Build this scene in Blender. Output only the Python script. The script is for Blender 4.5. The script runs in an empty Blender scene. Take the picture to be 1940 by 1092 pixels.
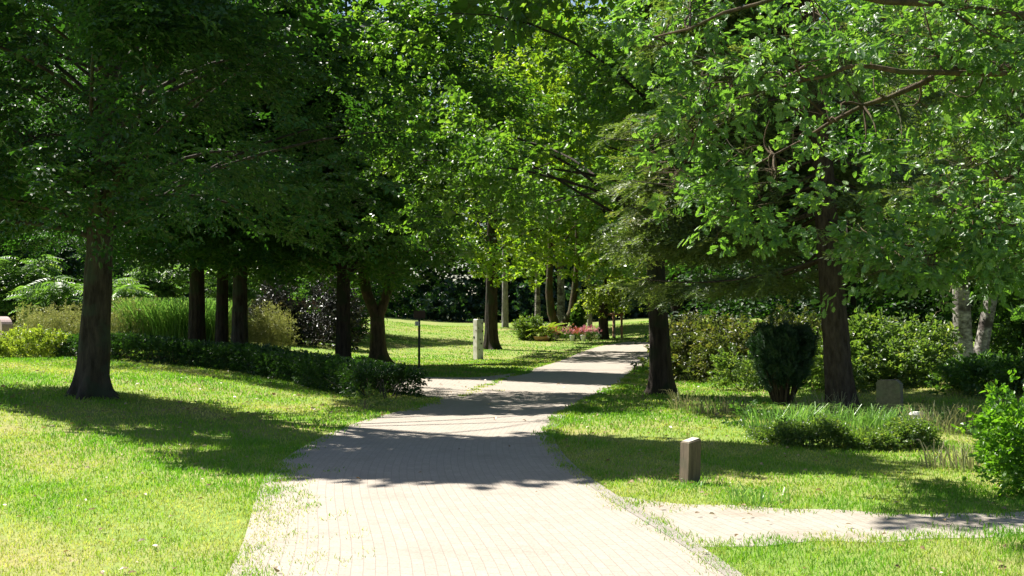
import bpy, math, random
import numpy as np
from mathutils import Vector
RNG = np.random.default_rng(7)
random.seed(7)
R_ = math.radians
C = bpy.context.scene.collection
SC = bpy.context.scene

# ------------------------------------------------------------------ camera
F_PX = 2300.0                       # focal length in pixels of the 1940 px wide photograph
PITCH = math.atan(54 / F_PX)
EYE = 1.65
cam_d = bpy.data.cameras.new('camera'); cam = bpy.data.objects.new('camera', cam_d); C.objects.link(cam)
cam.location = (0, 0, EYE); cam.rotation_euler = (R_(90) + PITCH, 0, 0)
cam_d.sensor_width = 36; cam_d.lens = F_PX / 1940 * 36; cam_d.clip_end = 2000; cam_d.clip_start = 0.1
SC.camera = cam

# ------------------------------------------------------------------ sky, sun, exposure
SUN_EL, SHADOW_AZ = 52.0, -37.0     # shadows run to +x and towards the camera
SH = np.array([math.cos(R_(SHADOW_AZ)), math.sin(R_(SHADOW_AZ))])      # ground direction of the shadows
LD = np.array([SH[0] * math.cos(R_(SUN_EL)), SH[1] * math.cos(R_(SUN_EL)), -math.sin(R_(SUN_EL))])   # travel of the light
w = bpy.data.worlds.new('World'); SC.world = w; w.use_nodes = True
nt = w.node_tree; bg = nt.nodes['Background']
sky = nt.nodes.new('ShaderNodeTexSky'); sky.sky_type = 'NISHITA'; sky.sun_disc = False
sky.sun_elevation = R_(SUN_EL)
sky.sun_rotation = math.atan2(-LD[0], -LD[1])
nt.links.new(sky.outputs[0], bg.inputs[0]); bg.inputs[1].default_value = 0.05
sun_d = bpy.data.lights.new('sun', 'SUN'); sun_d.energy = 5.0; sun_d.angle = R_(0.53); sun_d.color = (1, 0.95, 0.86)
sun = bpy.data.objects.new('sun', sun_d); C.objects.link(sun); sun.location = (-30, 40, 50)
sun.rotation_euler = Vector(LD).to_track_quat('-Z', 'Y').to_euler()
SC.view_settings.view_transform = 'Standard'; SC.view_settings.look = 'None'
SC.view_settings.exposure = 1.55; SC.view_settings.gamma = 1
cy = SC.cycles
cy.max_bounces = 6; cy.diffuse_bounces = 2; cy.glossy_bounces = 2; cy.transmission_bounces = 4; cy.transparent_max_bounces = 4

# ------------------------------------------------------------------ materials
def mat_new(name):
    m = bpy.data.materials.new(name); m.use_nodes = True
    n = m.node_tree; b = n.nodes['Principled BSDF']
    return m, n, b
def N(n, t, **kw):
    x = n.nodes.new(t)
    for k, v in kw.items(): setattr(x, k, v)
    return x
def ramp(n, src, stops, link_to=None):
    r = N(n, 'ShaderNodeValToRGB'); e = r.color_ramp.elements
    while len(e) < len(stops): e.new(0.5)
    for i, (p, c) in enumerate(stops): e[i].position = p; e[i].color = (*c, 1)
    n.links.new(src, r.inputs[0])
    if link_to is not None: n.links.new(r.outputs[0], link_to)
    return r
def leaf_mat(name, stops, trans=0.4, tcol=(2.3, 2.5, 0.7), rough=0.42, spec=0.5):
    m, n, b = mat_new(name)
    a = N(n, 'ShaderNodeAttribute', attribute_name='rnd')
    r = ramp(n, a.outputs['Fac'], stops, b.inputs['Base Color'])
    b.inputs['Roughness'].default_value = rough; b.inputs['Specular IOR Level'].default_value = spec
    t = N(n, 'ShaderNodeBsdfTranslucent')
    mu = N(n, 'ShaderNodeMix', data_type='RGBA', blend_type='MULTIPLY'); mu.inputs[0].default_value = 1
    n.links.new(r.outputs[0], mu.inputs[6]); mu.inputs[7].default_value = (*tcol, 1)
    n.links.new(mu.outputs[2], t.inputs['Color'])
    mx = N(n, 'ShaderNodeMixShader'); mx.inputs[0].default_value = trans
    n.links.new(b.outputs[0], mx.inputs[1]); n.links.new(t.outputs[0], mx.inputs[2])
    n.links.new(mx.outputs[0], n.nodes['Material Output'].inputs[0])
    return m
def bark_mat(name, c0, c1, scale=6, stretch=0.15, bump=0.6, patch=None):
    m, n, b = mat_new(name)
    tc = N(n, 'ShaderNodeTexCoord'); mp = N(n, 'ShaderNodeMapping'); mp.inputs['Scale'].default_value = (scale, scale, scale * stretch)
    n.links.new(tc.outputs['Object'], mp.inputs[0])
    no = N(n, 'ShaderNodeTexNoise'); no.inputs['Scale'].default_value = 1.6; no.inputs['Detail'].default_value = 6; no.inputs['Roughness'].default_value = 0.65
    n.links.new(mp.outputs[0], no.inputs['Vector'])
    r = ramp(n, no.outputs['Fac'], [(0.35, c0), (0.65, c1)])
    out = r.outputs[0]
    if patch:
        n2 = N(n, 'ShaderNodeTexNoise'); n2.inputs['Scale'].default_value = 2.3; n2.inputs['Detail'].default_value = 4
        n.links.new(tc.outputs['Object'], n2.inputs['Vector'])
        rr = ramp(n, n2.outputs['Fac'], [(0.5, (0, 0, 0)), (0.62, (1, 1, 1))])
        mx = N(n, 'ShaderNodeMix', data_type='RGBA'); n.links.new(rr.outputs[0], mx.inputs[0]); n.links.new(out, mx.inputs[6]); mx.inputs[7].default_value = (*patch, 1)
        out = mx.outputs[2]
    n.links.new(out, b.inputs['Base Color']); b.inputs['Roughness'].default_value = 0.9; b.inputs['Specular IOR Level'].default_value = 0.2
    bp = N(n, 'ShaderNodeBump'); bp.inputs['Strength'].default_value = bump; bp.inputs['Distance'].default_value = 0.07
    n.links.new(no.outputs['Fac'], bp.inputs['Height']); n.links.new(bp.outputs[0], b.inputs['Normal'])
    return m
def stone_mat(name, c0, c1, scale=14, rough=0.85, stain=None, wood=False):
    m, n, b = mat_new(name)
    tc = N(n, 'ShaderNodeTexCoord'); mp = N(n, 'ShaderNodeMapping'); n.links.new(tc.outputs['Object'], mp.inputs[0])
    if wood: mp.inputs['Scale'].default_value = (1, 1, 0.12)
    no = N(n, 'ShaderNodeTexNoise'); no.inputs['Scale'].default_value = scale; no.inputs['Detail'].default_value = 8; no.inputs['Roughness'].default_value = 0.7
    n.links.new(mp.outputs[0], no.inputs['Vector'])
    r = ramp(n, no.outputs['Fac'], [(0.3, c0), (0.7, c1)]); out = r.outputs[0]
    if stain:
        n2 = N(n, 'ShaderNodeTexNoise'); n2.inputs['Scale'].default_value = 4.5; n2.inputs['Detail'].default_value = 5
        n.links.new(tc.outputs['Object'], n2.inputs['Vector'])
        rr = ramp(n, n2.outputs['Fac'], [(0.48, (0, 0, 0)), (0.66, (1, 1, 1))])
        mx = N(n, 'ShaderNodeMix', data_type='RGBA'); n.links.new(rr.outputs[0], mx.inputs[0]); n.links.new(out, mx.inputs[6]); mx.inputs[7].default_value = (*stain, 1)
        out = mx.outputs[2]
    n.links.new(out, b.inputs['Base Color']); b.inputs['Roughness'].default_value = rough
    bp = N(n, 'ShaderNodeBump'); bp.inputs['Strength'].default_value = 0.5; bp.inputs['Distance'].default_value = 0.01
    n.links.new(no.outputs['Fac'], bp.inputs['Height']); n.links.new(bp.outputs[0], b.inputs['Normal'])
    return m
M = {}
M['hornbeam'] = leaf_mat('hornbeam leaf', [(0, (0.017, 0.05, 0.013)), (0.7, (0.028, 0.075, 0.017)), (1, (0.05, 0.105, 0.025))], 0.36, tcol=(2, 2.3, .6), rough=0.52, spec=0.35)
M['oak_warm'] = leaf_mat('warm oak leaf', [(0, (0.045, 0.1, 0.02)), (0.6, (0.08, 0.15, 0.03)), (1, (0.15, 0.2, 0.05))], 0.44, tcol=(2.2, 2.5, .65))  # warmer, yellower leaf colour for the oak at the path edge
M['lime'] = leaf_mat('yellowish hornbeam leaf', [(0, (0.028, 0.072, 0.014)), (0.7, (0.048, 0.105, 0.02)), (1, (0.09, 0.145, 0.03))], 0.42, rough=0.5, spec=0.4)  # yellower leaf colour, species variation among the hedge trees
M['oak'] = leaf_mat('oak leaf', [(0, (0.045, 0.105, 0.03)), (0.6, (0.085, 0.165, 0.048)), (0.93, (0.14, 0.22, 0.07)), (1, (0.2, 0.16, 0.05))], 0.44, tcol=(2.2, 2.4, 0.6), rough=0.4, spec=0.6)
M['maple'] = leaf_mat('maple leaf', [(0, (0.06, 0.12, 0.016)), (0.6, (0.11, 0.175, 0.022)), (1, (0.21, 0.24, 0.035))], 0.5)
M['birch_leaf'] = leaf_mat('birch leaf', [(0, (0.05, 0.085, 0.025)), (0.7, (0.09, 0.13, 0.04)), (1, (0.17, 0.18, 0.06))], 0.4)
M['spruce'] = leaf_mat('spruce needle', [(0, (0.05, 0.085, 0.03)), (0.6, (0.1, 0.14, 0.055)), (0.9, (0.17, 0.19, 0.085)), (1, (0.17, 0.14, 0.07))], 0.3, rough=0.5)
M['yew'] = leaf_mat('yew needle', [(0, (0.012, 0.04, 0.018)), (0.7, (0.026, 0.07, 0.028)), (1, (0.055, 0.11, 0.04))], 0.12, rough=0.45)
M['wood_leaf'] = leaf_mat('far wood leaf', [(0, (0.015, 0.042, 0.02)), (0.7, (0.024, 0.062, 0.024)), (1, (0.05, 0.09, 0.03))], 0.3)
M['shrub_light'] = leaf_mat('light shrub leaf', [(0, (0.045, 0.09, 0.025)), (0.7, (0.09, 0.14, 0.045)), (1, (0.22, 0.24, 0.09))], 0.4)
M['shrub_mid'] = leaf_mat('mid shrub leaf', [(0, (0.03, 0.075, 0.018)), (0.7, (0.05, 0.11, 0.025)), (1, (0.1, 0.15, 0.04))], 0.38)
M['shrub_bright'] = leaf_mat('bright shrub leaf', [(0, (0.05, 0.13, 0.015)), (0.7, (0.1, 0.21, 0.025)), (1, (0.2, 0.28, 0.05))], 0.42)
M['olive'] = leaf_mat('olive dry shrub leaf', [(0, (0.035, 0.055, 0.018)), (0.6, (0.07, 0.09, 0.03)), (1, (0.16, 0.14, 0.065))], 0.3)
M['purple'] = leaf_mat('purple shrub leaf', [(0, (0.014, 0.02, 0.014)), (0.8, (0.03, 0.034, 0.026)), (1, (0.09, 0.04, 0.03))], 0.15, tcol=(1.3, 1, 0.9))
M['hedge'] = leaf_mat('hedge leaf', [(0, (0.02, 0.05, 0.014)), (0.8, (0.032, 0.08, 0.02)), (1, (0.06, 0.11, 0.03))], 0.3)
M['yellow_leaf'] = leaf_mat('yellow green leaf', [(0, (0.09, 0.14, 0.025)), (0.7, (0.16, 0.2, 0.045)), (1, (0.29, 0.29, 0.1))], 0.45)
M['sumac'] = leaf_mat('pinnate leaf', [(0, (0.05, 0.11, 0.04)), (0.7, (0.09, 0.16, 0.055)), (1, (0.15, 0.2, 0.08))], 0.4)
M['tallgrass'] = leaf_mat('tall grass blade', [(0, (0.09, 0.21, 0.045)), (0.7, (0.17, 0.3, 0.075)), (1, (0.3, 0.36, 0.13))], 0.4, tcol=(1.4, 1.5, 0.8))
M['goldenrod'] = leaf_mat('dry yellow herb', [(0, (0.13, 0.17, 0.06)), (0.6, (0.26, 0.28, 0.1)), (0.92, (0.38, 0.36, 0.18)), (1, (0.38, 0.24, 0.14))], 0.35, tcol=(1.3, 1.3, 0.8))
M['drygrass'] = leaf_mat('seeding grass', [(0, (0.12, 0.16, 0.06)), (0.5, (0.22, 0.22, 0.11)), (1, (0.36, 0.31, 0.19))], 0.35, tcol=(1.2, 1.2, 0.9))
M['pink'] = leaf_mat('pink petal', [(0, (0.5, 0.1, 0.16)), (0.6, (0.65, 0.3, 0.36)), (1, (0.75, 0.6, 0.6))], 0.3, tcol=(1.1, 0.9, 0.9))
M['red'] = leaf_mat('red petal', [(0, (0.4, 0.06, 0.04)), (0.6, (0.5, 0.16, 0.08)), (1, (0.55, 0.3, 0.15))], 0.3, tcol=(1.1, 0.9, 0.9))
M['bark_dark'] = bark_mat('dark bark', (0.018, 0.013, 0.01), (0.06, 0.045, 0.034), 7, 0.16, 0.8, (0.028, 0.034, 0.018))
M['bark_grey'] = bark_mat('grey smooth bark', (0.02, 0.016, 0.012), (0.075, 0.062, 0.045), 6, 0.22, 0.9, (0.045, 0.055, 0.035))
M['bark_red'] = bark_mat('spruce bark', (0.03, 0.022, 0.015), (0.08, 0.062, 0.047), 9, 0.3, 0.9)
M['bark_moss'] = bark_mat('mossy bark', (0.04, 0.03, 0.018), (0.12, 0.085, 0.05), 7, 0.25, 0.8, (0.05, 0.06, 0.02))
M['bark_birch'] = bark_mat('birch bark', (0.07, 0.062, 0.053), (0.36, 0.34, 0.3), 5, 1.8, 0.4, (0.06, 0.05, 0.045))
M['bark_pale'] = bark_mat('pale bark', (0.13, 0.12, 0.11), (0.3, 0.29, 0.28), 6, 0.5, 0.4)
M['twig'] = bark_mat('twig bark', (0.05, 0.042, 0.035), (0.13, 0.115, 0.1), 8, 0.4, 0.3)
M['concrete'] = stone_mat('weathered white concrete', (0.5, 0.47, 0.42), (0.7, 0.67, 0.6), 18, 0.9, (0.4, 0.37, 0.3))
M['hole_shade'] = stone_mat('painted hole shade', (0.02, 0.02, 0.018), (0.04, 0.036, 0.03))  # dark colour painted for the shade inside the pillar's holes
M['oldwood'] = stone_mat('old mossy timber', (0.05, 0.036, 0.022), (0.17, 0.13, 0.085), 26, 0.9, (0.085, 0.085, 0.05), wood=True)
M['endgrain'] = stone_mat('pale timber top', (0.32, 0.28, 0.23), (0.52, 0.47, 0.4), 30, 0.9)  # top face, paler than the shaft
M['headstone'] = stone_mat('grey lichen stone', (0.05, 0.045, 0.036), (0.14, 0.125, 0.1), 16, 0.9, (0.1, 0.11, 0.07))
M['redstone'] = stone_mat('brown red granite', (0.3, 0.21, 0.19), (0.42, 0.31, 0.28), 40, 0.4)
M['whitestone'] = stone_mat('white stone', (0.5, 0.49, 0.46), (0.72, 0.7, 0.66), 20)
M['darkmetal'] = stone_mat('dark painted post', (0.03, 0.032, 0.03), (0.06, 0.06, 0.052), 20)
M['signwood'] = stone_mat('dark brown sign board', (0.05, 0.03, 0.022), (0.09, 0.055, 0.04), 20, wood=True)
M['stake'] = stone_mat('reddish larch stake', (0.24, 0.12, 0.07), (0.4, 0.22, 0.13), 20, wood=True)
M['petalwhite'] = stone_mat('glazed white pot', (0.6, 0.58, 0.55), (0.75, 0.73, 0.7), 20, 0.3)
M['terracotta'] = stone_mat('terracotta', (0.4, 0.2, 0.13), (0.52, 0.3, 0.2), 20, 0.8)

def ground_mat():
    m, n, b = mat_new('lawn ground')
    tc = N(n, 'ShaderNodeTexCoord')
    a = N(n, 'ShaderNodeTexNoise'); a.inputs['Scale'].default_value = 0.45; a.inputs['Detail'].default_value = 5
    n.links.new(tc.outputs['Object'], a.inputs['Vector'])
    f = N(n, 'ShaderNodeTexNoise'); f.inputs['Scale'].default_value = 9; f.inputs['Detail'].default_value = 6
    n.links.new(tc.outputs['Object'], f.inputs['Vector'])
    ad = N(n, 'ShaderNodeMath', operation='MULTIPLY_ADD'); ad.inputs[1].default_value = 0.35
    n.links.new(f.outputs['Fac'], ad.inputs[0]); n.links.new(a.outputs['Fac'], ad.inputs[2])
    r = ramp(n, ad.outputs[0], [(0.42, (0.1, 0.19, 0.03)), (0.62, (0.16, 0.22, 0.05)), (0.85, (0.24, 0.22, 0.09))], b.inputs['Base Color'])
    b.inputs['Roughness'].default_value = 1; b.inputs['Specular IOR Level'].default_value = 0.1
    bp = N(n, 'ShaderNodeBump'); bp.inputs['Strength'].default_value = 0.7; bp.inputs['Distance'].default_value = 0.05
    n.links.new(f.outputs['Fac'], bp.inputs['Height']); n.links.new(bp.outputs[0], b.inputs['Normal'])
    return m
def paver_mat(name, c0, c1, mortar, bw=0.2, rh=0.1, dirt=(0.2, 0.17, 0.13), dirt_lo=0.6, flip=False):
    m, n, b = mat_new(name)
    uv = N(n, 'ShaderNodeUVMap', uv_map='UVMap')
    mp = N(n, 'ShaderNodeMapping')
    if flip: mp.inputs['Rotation'].default_value = (0, 0, R_(90))
    n.links.new(uv.outputs[0], mp.inputs[0])
    br = N(n, 'ShaderNodeTexBrick'); br.inputs['Scale'].default_value = 1
    br.inputs['Brick Width'].default_value = bw; br.inputs['Row Height'].default_value = rh; br.inputs['Mortar Size'].default_value = 0.0045
    br.inputs['Mortar Smooth'].default_value = 0.3
    br.inputs['Color1'].default_value = (*c0, 1); br.inputs['Color2'].default_value = (*c1, 1); br.inputs['Mortar'].default_value = (*mortar, 1)
    n.links.new(mp.outputs[0], br.inputs['Vector'])
    tc = N(n, 'ShaderNodeTexCoord')
    no = N(n, 'ShaderNodeTexNoise'); no.inputs['Scale'].default_value = 1.1; no.inputs['Detail'].default_value = 8; no.inputs['Roughness'].default_value = 0.7
    n.links.new(tc.outputs['Object'], no.inputs['Vector'])
    rr = ramp(n, no.outputs['Fac'], [(dirt_lo - 0.12, (0, 0, 0)), (dirt_lo + 0.12, (0.75, 0.75, 0.75))])
    mx = N(n, 'ShaderNodeMix', data_type='RGBA'); n.links.new(rr.outputs[0], mx.inputs[0]); n.links.new(br.outputs['Color'], mx.inputs[6]); mx.inputs[7].default_value = (*dirt, 1)
    n2 = N(n, 'ShaderNodeTexNoise'); n2.inputs['Scale'].default_value = 60; n2.inputs['Detail'].default_value = 3
    n.links.new(tc.outputs['Object'], n2.inputs['Vector'])
    r2 = ramp(n, n2.outputs['Fac'], [(0.3, (0.82, 0.82, 0.82)), (0.7, (1.08, 1.08, 1.08))])
    m2 = N(n, 'ShaderNodeMix', data_type='RGBA', blend_type='MULTIPLY'); m2.inputs[0].default_value = 1
    n.links.new(mx.outputs[2], m2.inputs[6]); n.links.new(r2.outputs[0], m2.inputs[7])
    n.links.new(m2.outputs[2], b.inputs['Base Color']); b.inputs['Roughness'].default_value = 0.9; b.inputs['Specular IOR Level'].default_value = 0.25
    bp = N(n, 'ShaderNodeBump'); bp.inputs['Strength'].default_value = 0.6; bp.inputs['Distance'].default_value = 0.006; bp.invert = True
    n.links.new(br.outputs['Fac'], bp.inputs['Height']); n.links.new(bp.outputs[0], b.inputs['Normal'])
    return m
M['ground'] = ground_mat()
M['paver'] = paver_mat('beige clinker pavers', (0.325, 0.285, 0.24), (0.295, 0.258, 0.216), (0.255, 0.222, 0.185), dirt=(0.23, 0.2, 0.165), dirt_lo=0.64)
M['kerb'] = paver_mat('grey edging stone', (0.27, 0.247, 0.22), (0.235, 0.215, 0.19), (0.2, 0.175, 0.14), 0.5, 0.2, flip=True)
M['sidepaver'] = paver_mat('sandy side path', (0.32, 0.29, 0.245), (0.29, 0.262, 0.22), (0.245, 0.215, 0.175), dirt=(0.22, 0.17, 0.12), dirt_lo=0.6)
M['soil'] = stone_mat('brown soil', (0.1, 0.065, 0.04), (0.24, 0.17, 0.11), 9, 1)
M['lawnblade'] = leaf_mat('lawn blade', [(0, (0.1, 0.24, 0.018)), (0.33, (0.17, 0.3, 0.03)), (0.55, (0.29, 0.33, 0.075)), (0.8, (0.42, 0.39, 0.15)), (1, (0.52, 0.45, 0.23))], 0.42, tcol=(1.3, 1.5, 0.6), rough=0.55, spec=0.35)

# ------------------------------------------------------------------ terrain and pixel geometry
def S(t):
    t = np.clip(t, 0, 1); return t * t * (3 - 2 * t)
def tz(x, y):
    x = np.asarray(x, float); y = np.asarray(y, float)
    left = 0.45 * S((-x - 3.0) / 8) * S((y - 9) / 11)
    right = 0.35 * S((x - 4.0) / 6) * S((y - 17) / 8)
    far = 1.2 * S((y - 42) / 42)
    und = 0.03 * np.sin(x * 0.7 + 1.3) * np.cos(y * 0.5) * S((np.abs(x - 0.02 * y) - 3) / 3)
    return left + right + far + und
def tz1(x, y): return float(tz(x, y))
def ray(u, v):
    a, b = (u - 970) / F_PX, (546 - v) / F_PX
    return np.array([a, math.cos(PITCH) - b * math.sin(PITCH), math.sin(PITCH) + b * math.cos(PITCH)])
def g(u, v):                         # where the sight line through a photo pixel meets the ground
    d = ray(u, v); t = 3.0
    while t < 200:
        p = np.array([0, 0, EYE]) + d * t
        if p[2] <= tz1(p[0], p[1]): break
        t += 0.03
    return p[:2]
def at(u, v, depth):
    d = ray(u, v); return np.array([0, 0, EYE]) + d * (depth / d[1])
def pm(px, depth): return px / F_PX * depth        # pixel size to metres

# ------------------------------------------------------------------ where the canopy lets the sun through to the ground
def poly_g(pts, n=4):
    out = []
    for i, p in enumerate(pts):
        q = pts[(i + 1) % len(pts)]
        for k in range(n):
            t = k / n; out.append(g(p[0] * (1 - t) + q[0] * t, min(p[1] * (1 - t) + q[1] * t, 2500)))
    return np.array(out)
GAPS = [
    [(0, 768), (250, 828), (480, 890), (800, 912), (1060, 902), (1340, 888), (1600, 898), (1690, 930), (1660, 980), (1560, 1020), (1600, 1045), (1800, 1068), (1940, 1078), (2400, 1400), (2400, 2400), (-500, 2400), (-500, 700)],
    [(-60, 694), (130, 697), (300, 706), (450, 724), (600, 752), (690, 777), (760, 787), (1035, 788), (1010, 832), (640, 832), (590, 822), (430, 777), (220, 742), (100, 733), (-60, 722)],
    [(760, 716), (960, 722), (1175, 734), (1150, 748), (980, 742), (770, 732)],
    [(960, 704), (1040, 688), (1210, 690), (1205, 712), (1100, 706)],
    [(1090, 666), (1135, 654), (1250, 653), (1245, 668)],
    [(1040, 788), (1290, 788), (1420, 800), (1620, 800), (1790, 805), (1880, 850), (1860, 930), (1700, 880), (1560, 860), (1400, 846), (1040, 830)],
    [(1270, 722), (1440, 722), (1560, 735), (1560, 752), (1285, 752)],
    [(500, 636), (640, 640), (690, 655), (690, 684), (600, 690), (500, 668)],
    [(720, 662), (900, 655), (1040, 658), (960, 690), (760, 694)],
    [(780, 628), (900, 625), (1000, 640), (1100, 655), (1060, 668), (960, 655), (860, 642)],
    [(150, 630), (560, 630), (520, 655), (150, 655)],
]
GAPS_W = [poly_g(p) for p in GAPS]
def in_poly(P, poly):
    x, y = P[:, 0], P[:, 1]; ins = np.zeros(len(P), bool)
    x0, y0 = poly[:, 0], poly[:, 1]; x1, y1 = np.roll(x0, -1), np.roll(y0, -1)
    for a, b, c, d in zip(x0, y0, x1, y1):
        if b == d: continue
        ins ^= ((b > y) != (d > y)) & (x < (c - a) * (y - b) / (d - b) + a)
    return ins
# plants that stand in a sunbeam: centre, radius
BEAMS = [(at(u, v, d), r) for u, v, d, r in [
    (1290, 300, 13, .55), (1330, 400, 13, .6), (1400, 440, 12.5, .5), (1480, 330, 13, .5), (1600, 300, 12.5, .6), (1690, 330, 12, .5), (1640, 420, 12, .4),
    (1850, 420, 11.5, .6), (1910, 450, 11.5, .6), (1240, 230, 14, .5), (1300, 90, 15, .5), (1880, 840, 15.5, 1.0), (1480, 720, 22, .5),
    (560, 170, 19, .55), (520, 260, 19, .5), (110, 330, 19, .35), (60, 110, 19, .35), (440, 450, 21, .4), (700, 300, 24, .5), (760, 220, 25, .4),
    (30, 110, 17.5, .4), (240, 420, 18, .4), (340, 235, 17.5, .4), (250, 165, 17.3, .45), (610, 130, 18, .4), (470, 350, 18.5, .45), (180, 330, 17.3, .35), (380, 60, 17.5, .4), (90, 440, 18.5, .35)]]
BEAMS += [(np.array([x, y, z]), r) for x, y, z, r in [
    (.5, 24.5, 5, 1.5), (-.8, 25, 6, 1.3), (1.2, 23, 7, 1.5), (2.2, 22, 5.5, 1.2), (-1.2, 53, 6, 2.5), (1, 50, 9, 2.5), (10.3, 27.6, 2.2, .8), (1.5, 71, 2, 1.2), (3.2, 71, 2, 1), (4.6, 72, 2, 1), (5.1, 11.6, .7, .9), (-1.1, 40, .9, .9), (5.6, 28.5, .8, 1.1), (-17.2, 41, 1.1, .9), (4.6, 55, 2.8, 1.4),
    (-20, 47, 1.2, 2.2), (-16.5, 47, 1.2, 2.2), (-13, 47, 1.0, 2.0), (-9.5, 44, .8, 1.4), (4.5, 31, .8, 1.3), (8.8, 25, 1.2, 2.3), (2, 62, 1, 3)]]
_yt, _fb = g(1162, 642), g(1060, 645)
BEAMS += [(np.array([_yt[0], _yt[1], h_]), r_) for h_, r_ in ((1.2, 1.4), (2.6, 1.7), (4.0, 1.6))]
BEAMS += [(np.array([(u_ - 970) / F_PX * _fb[1], _fb[1] - .3, .9]), 1.1) for u_ in (1000, 1035, 1080, 1115)]
OWNER = ['']
SPRUCE_BEAMS = [(np.array(c), r) for c, r in [((2.3, 22.3, 3.1), 1.2), ((3.4, 21.8, 3.9), 1.2), ((2.4, 22.6, 5.0), 1.3), ((3.4, 21.4, 6.2), 1.3)]]
def sunny(P, own=0.9):               # True where foliage at P would shade a place the photo shows in the sun
    P = np.asarray(P)
    k = P[:, 2] / -LD[2]
    h = P[:, :2] + LD[None, :2] * k[:, None] + RNG.normal(0, 0.16, (len(P), 2))
    z = tz(h[:, 0], h[:, 1]); h = h - LD[None, :2] * (z / -LD[2])[:, None]
    out = np.zeros(len(P), bool)
    for poly in GAPS_W: out |= in_poly(h, poly)
    for c, r in BEAMS + ([] if OWNER[0] == 'spruce' else SPRUCE_BEAMS):
        v = P - c; along = -(v @ LD); perp = np.linalg.norm(v + along[:, None] * LD, axis=1)
        out |= (along > r + own) & (perp < r + RNG.normal(0, 0.1, len(P)))
    return out

# ------------------------------------------------------------------ mesh building
class MB:
    def __init__(self): self.v = []; self.l = []; self.s = []; self.r = []; self.sm = []; self.n = 0; self.uv = []
    def add(self, verts, faces, rnd=0.5, smooth=False):
        verts = np.asarray(verts, float).reshape(-1, 3)
        self.v.append(verts)
        sz = np.array([len(f) for f in faces], np.int32)
        lo = np.concatenate([np.asarray(f, np.int32) for f in faces]) + self.n
        self.l.append(lo); self.s.append(sz); self.r.append(np.full(len(sz), rnd) if np.isscalar(rnd) else rnd); self.sm.append(np.full(len(sz), smooth)); self.n += len(verts)
    def inst(self, T, pos, X, Y, Z, scale, rnd):
        """copy a template (verts, loops, sizes, face jitter) to many frames"""
        tv, tl, ts, tj = T; n = len(pos)
        if n == 0: return
        sc = np.broadcast_to(np.asarray(scale, float), (n,))
        V = (tv[None, :, 0:1] * X[:, None] + tv[None, :, 1:2] * Y[:, None] + tv[None, :, 2:3] * Z[:, None]) * sc[:, None, None] + pos[:, None]
        self.v.append(V.reshape(-1, 3)); k = len(tv)
        self.l.append((tl[None] + (np.arange(n) * k)[:, None] + self.n).astype(np.int32).ravel())
        self.s.append(np.tile(ts, n)); rr = np.clip(np.asarray(rnd)[:, None] * 0.6 + tj[None] * 0.4, 0, 1)
        self.r.append(rr.ravel()); self.sm.append(np.zeros(n * len(ts), bool)); self.n += n * k
    def build(self, name, mat, parent=None, loc=None):
        me = bpy.data.meshes.new(name)
        v = np.concatenate(self.v); l = np.concatenate(self.l); s = np.concatenate(self.s)
        org = np.zeros(3)
        if parent is not None: org = np.array(parent.location)
        elif loc is not None: org = np.asarray(loc, float)
        v = v - org
        me.vertices.add(len(v)); me.vertices.foreach_set('co', v.astype(np.float32).ravel())
        me.loops.add(len(l)); me.loops.foreach_set('vertex_index', l)
        me.polygons.add(len(s)); st = np.zeros(len(s), np.int32); st[1:] = np.cumsum(s)[:-1]
        me.polygons.foreach_set('loop_start', st)
        me.polygons.foreach_set('use_smooth', np.concatenate(self.sm))
        a = me.attributes.new('rnd', 'FLOAT', 'FACE'); a.data.foreach_set('value', np.concatenate(self.r).astype(np.float32))
        if self.uv:
            u = me.uv_layers.new(name='UVMap'); uvv = np.concatenate(self.uv)[l]
            u.data.foreach_set('uv', uvv.astype(np.float32).ravel())
        me.update(calc_edges=True); me.validate()
        me.materials.append(M[mat] if isinstance(mat, str) else mat)
        o = bpy.data.objects.new(name, me); C.objects.link(o)
        if parent is not None: o.parent = parent
        elif loc is not None: o.location = loc
        return o
def tag(o, label, cat=None, group=None, kind=None):
    o['label'] = label
    if cat: o['category'] = cat
    if group: o['group'] = group
    if kind: o['kind'] = kind
    return o
def empty(name, loc, label, cat, group=None):
    o = bpy.data.objects.new(name, None); C.objects.link(o); o.location = [float(a) for a in loc]; o.empty_display_size = 0.2
    return tag(o, label, cat, group)
def unit(a): return a / np.maximum(np.linalg.norm(a, axis=-1, keepdims=True), 1e-9)
def frames(Y, up):
    Y = unit(Y); X = np.cross(Y, up); X = unit(np.where(np.linalg.norm(X, axis=-1, keepdims=True) < 1e-4, np.array([1., 0, 0]), X)); return X, Y, np.cross(X, Y)
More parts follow.
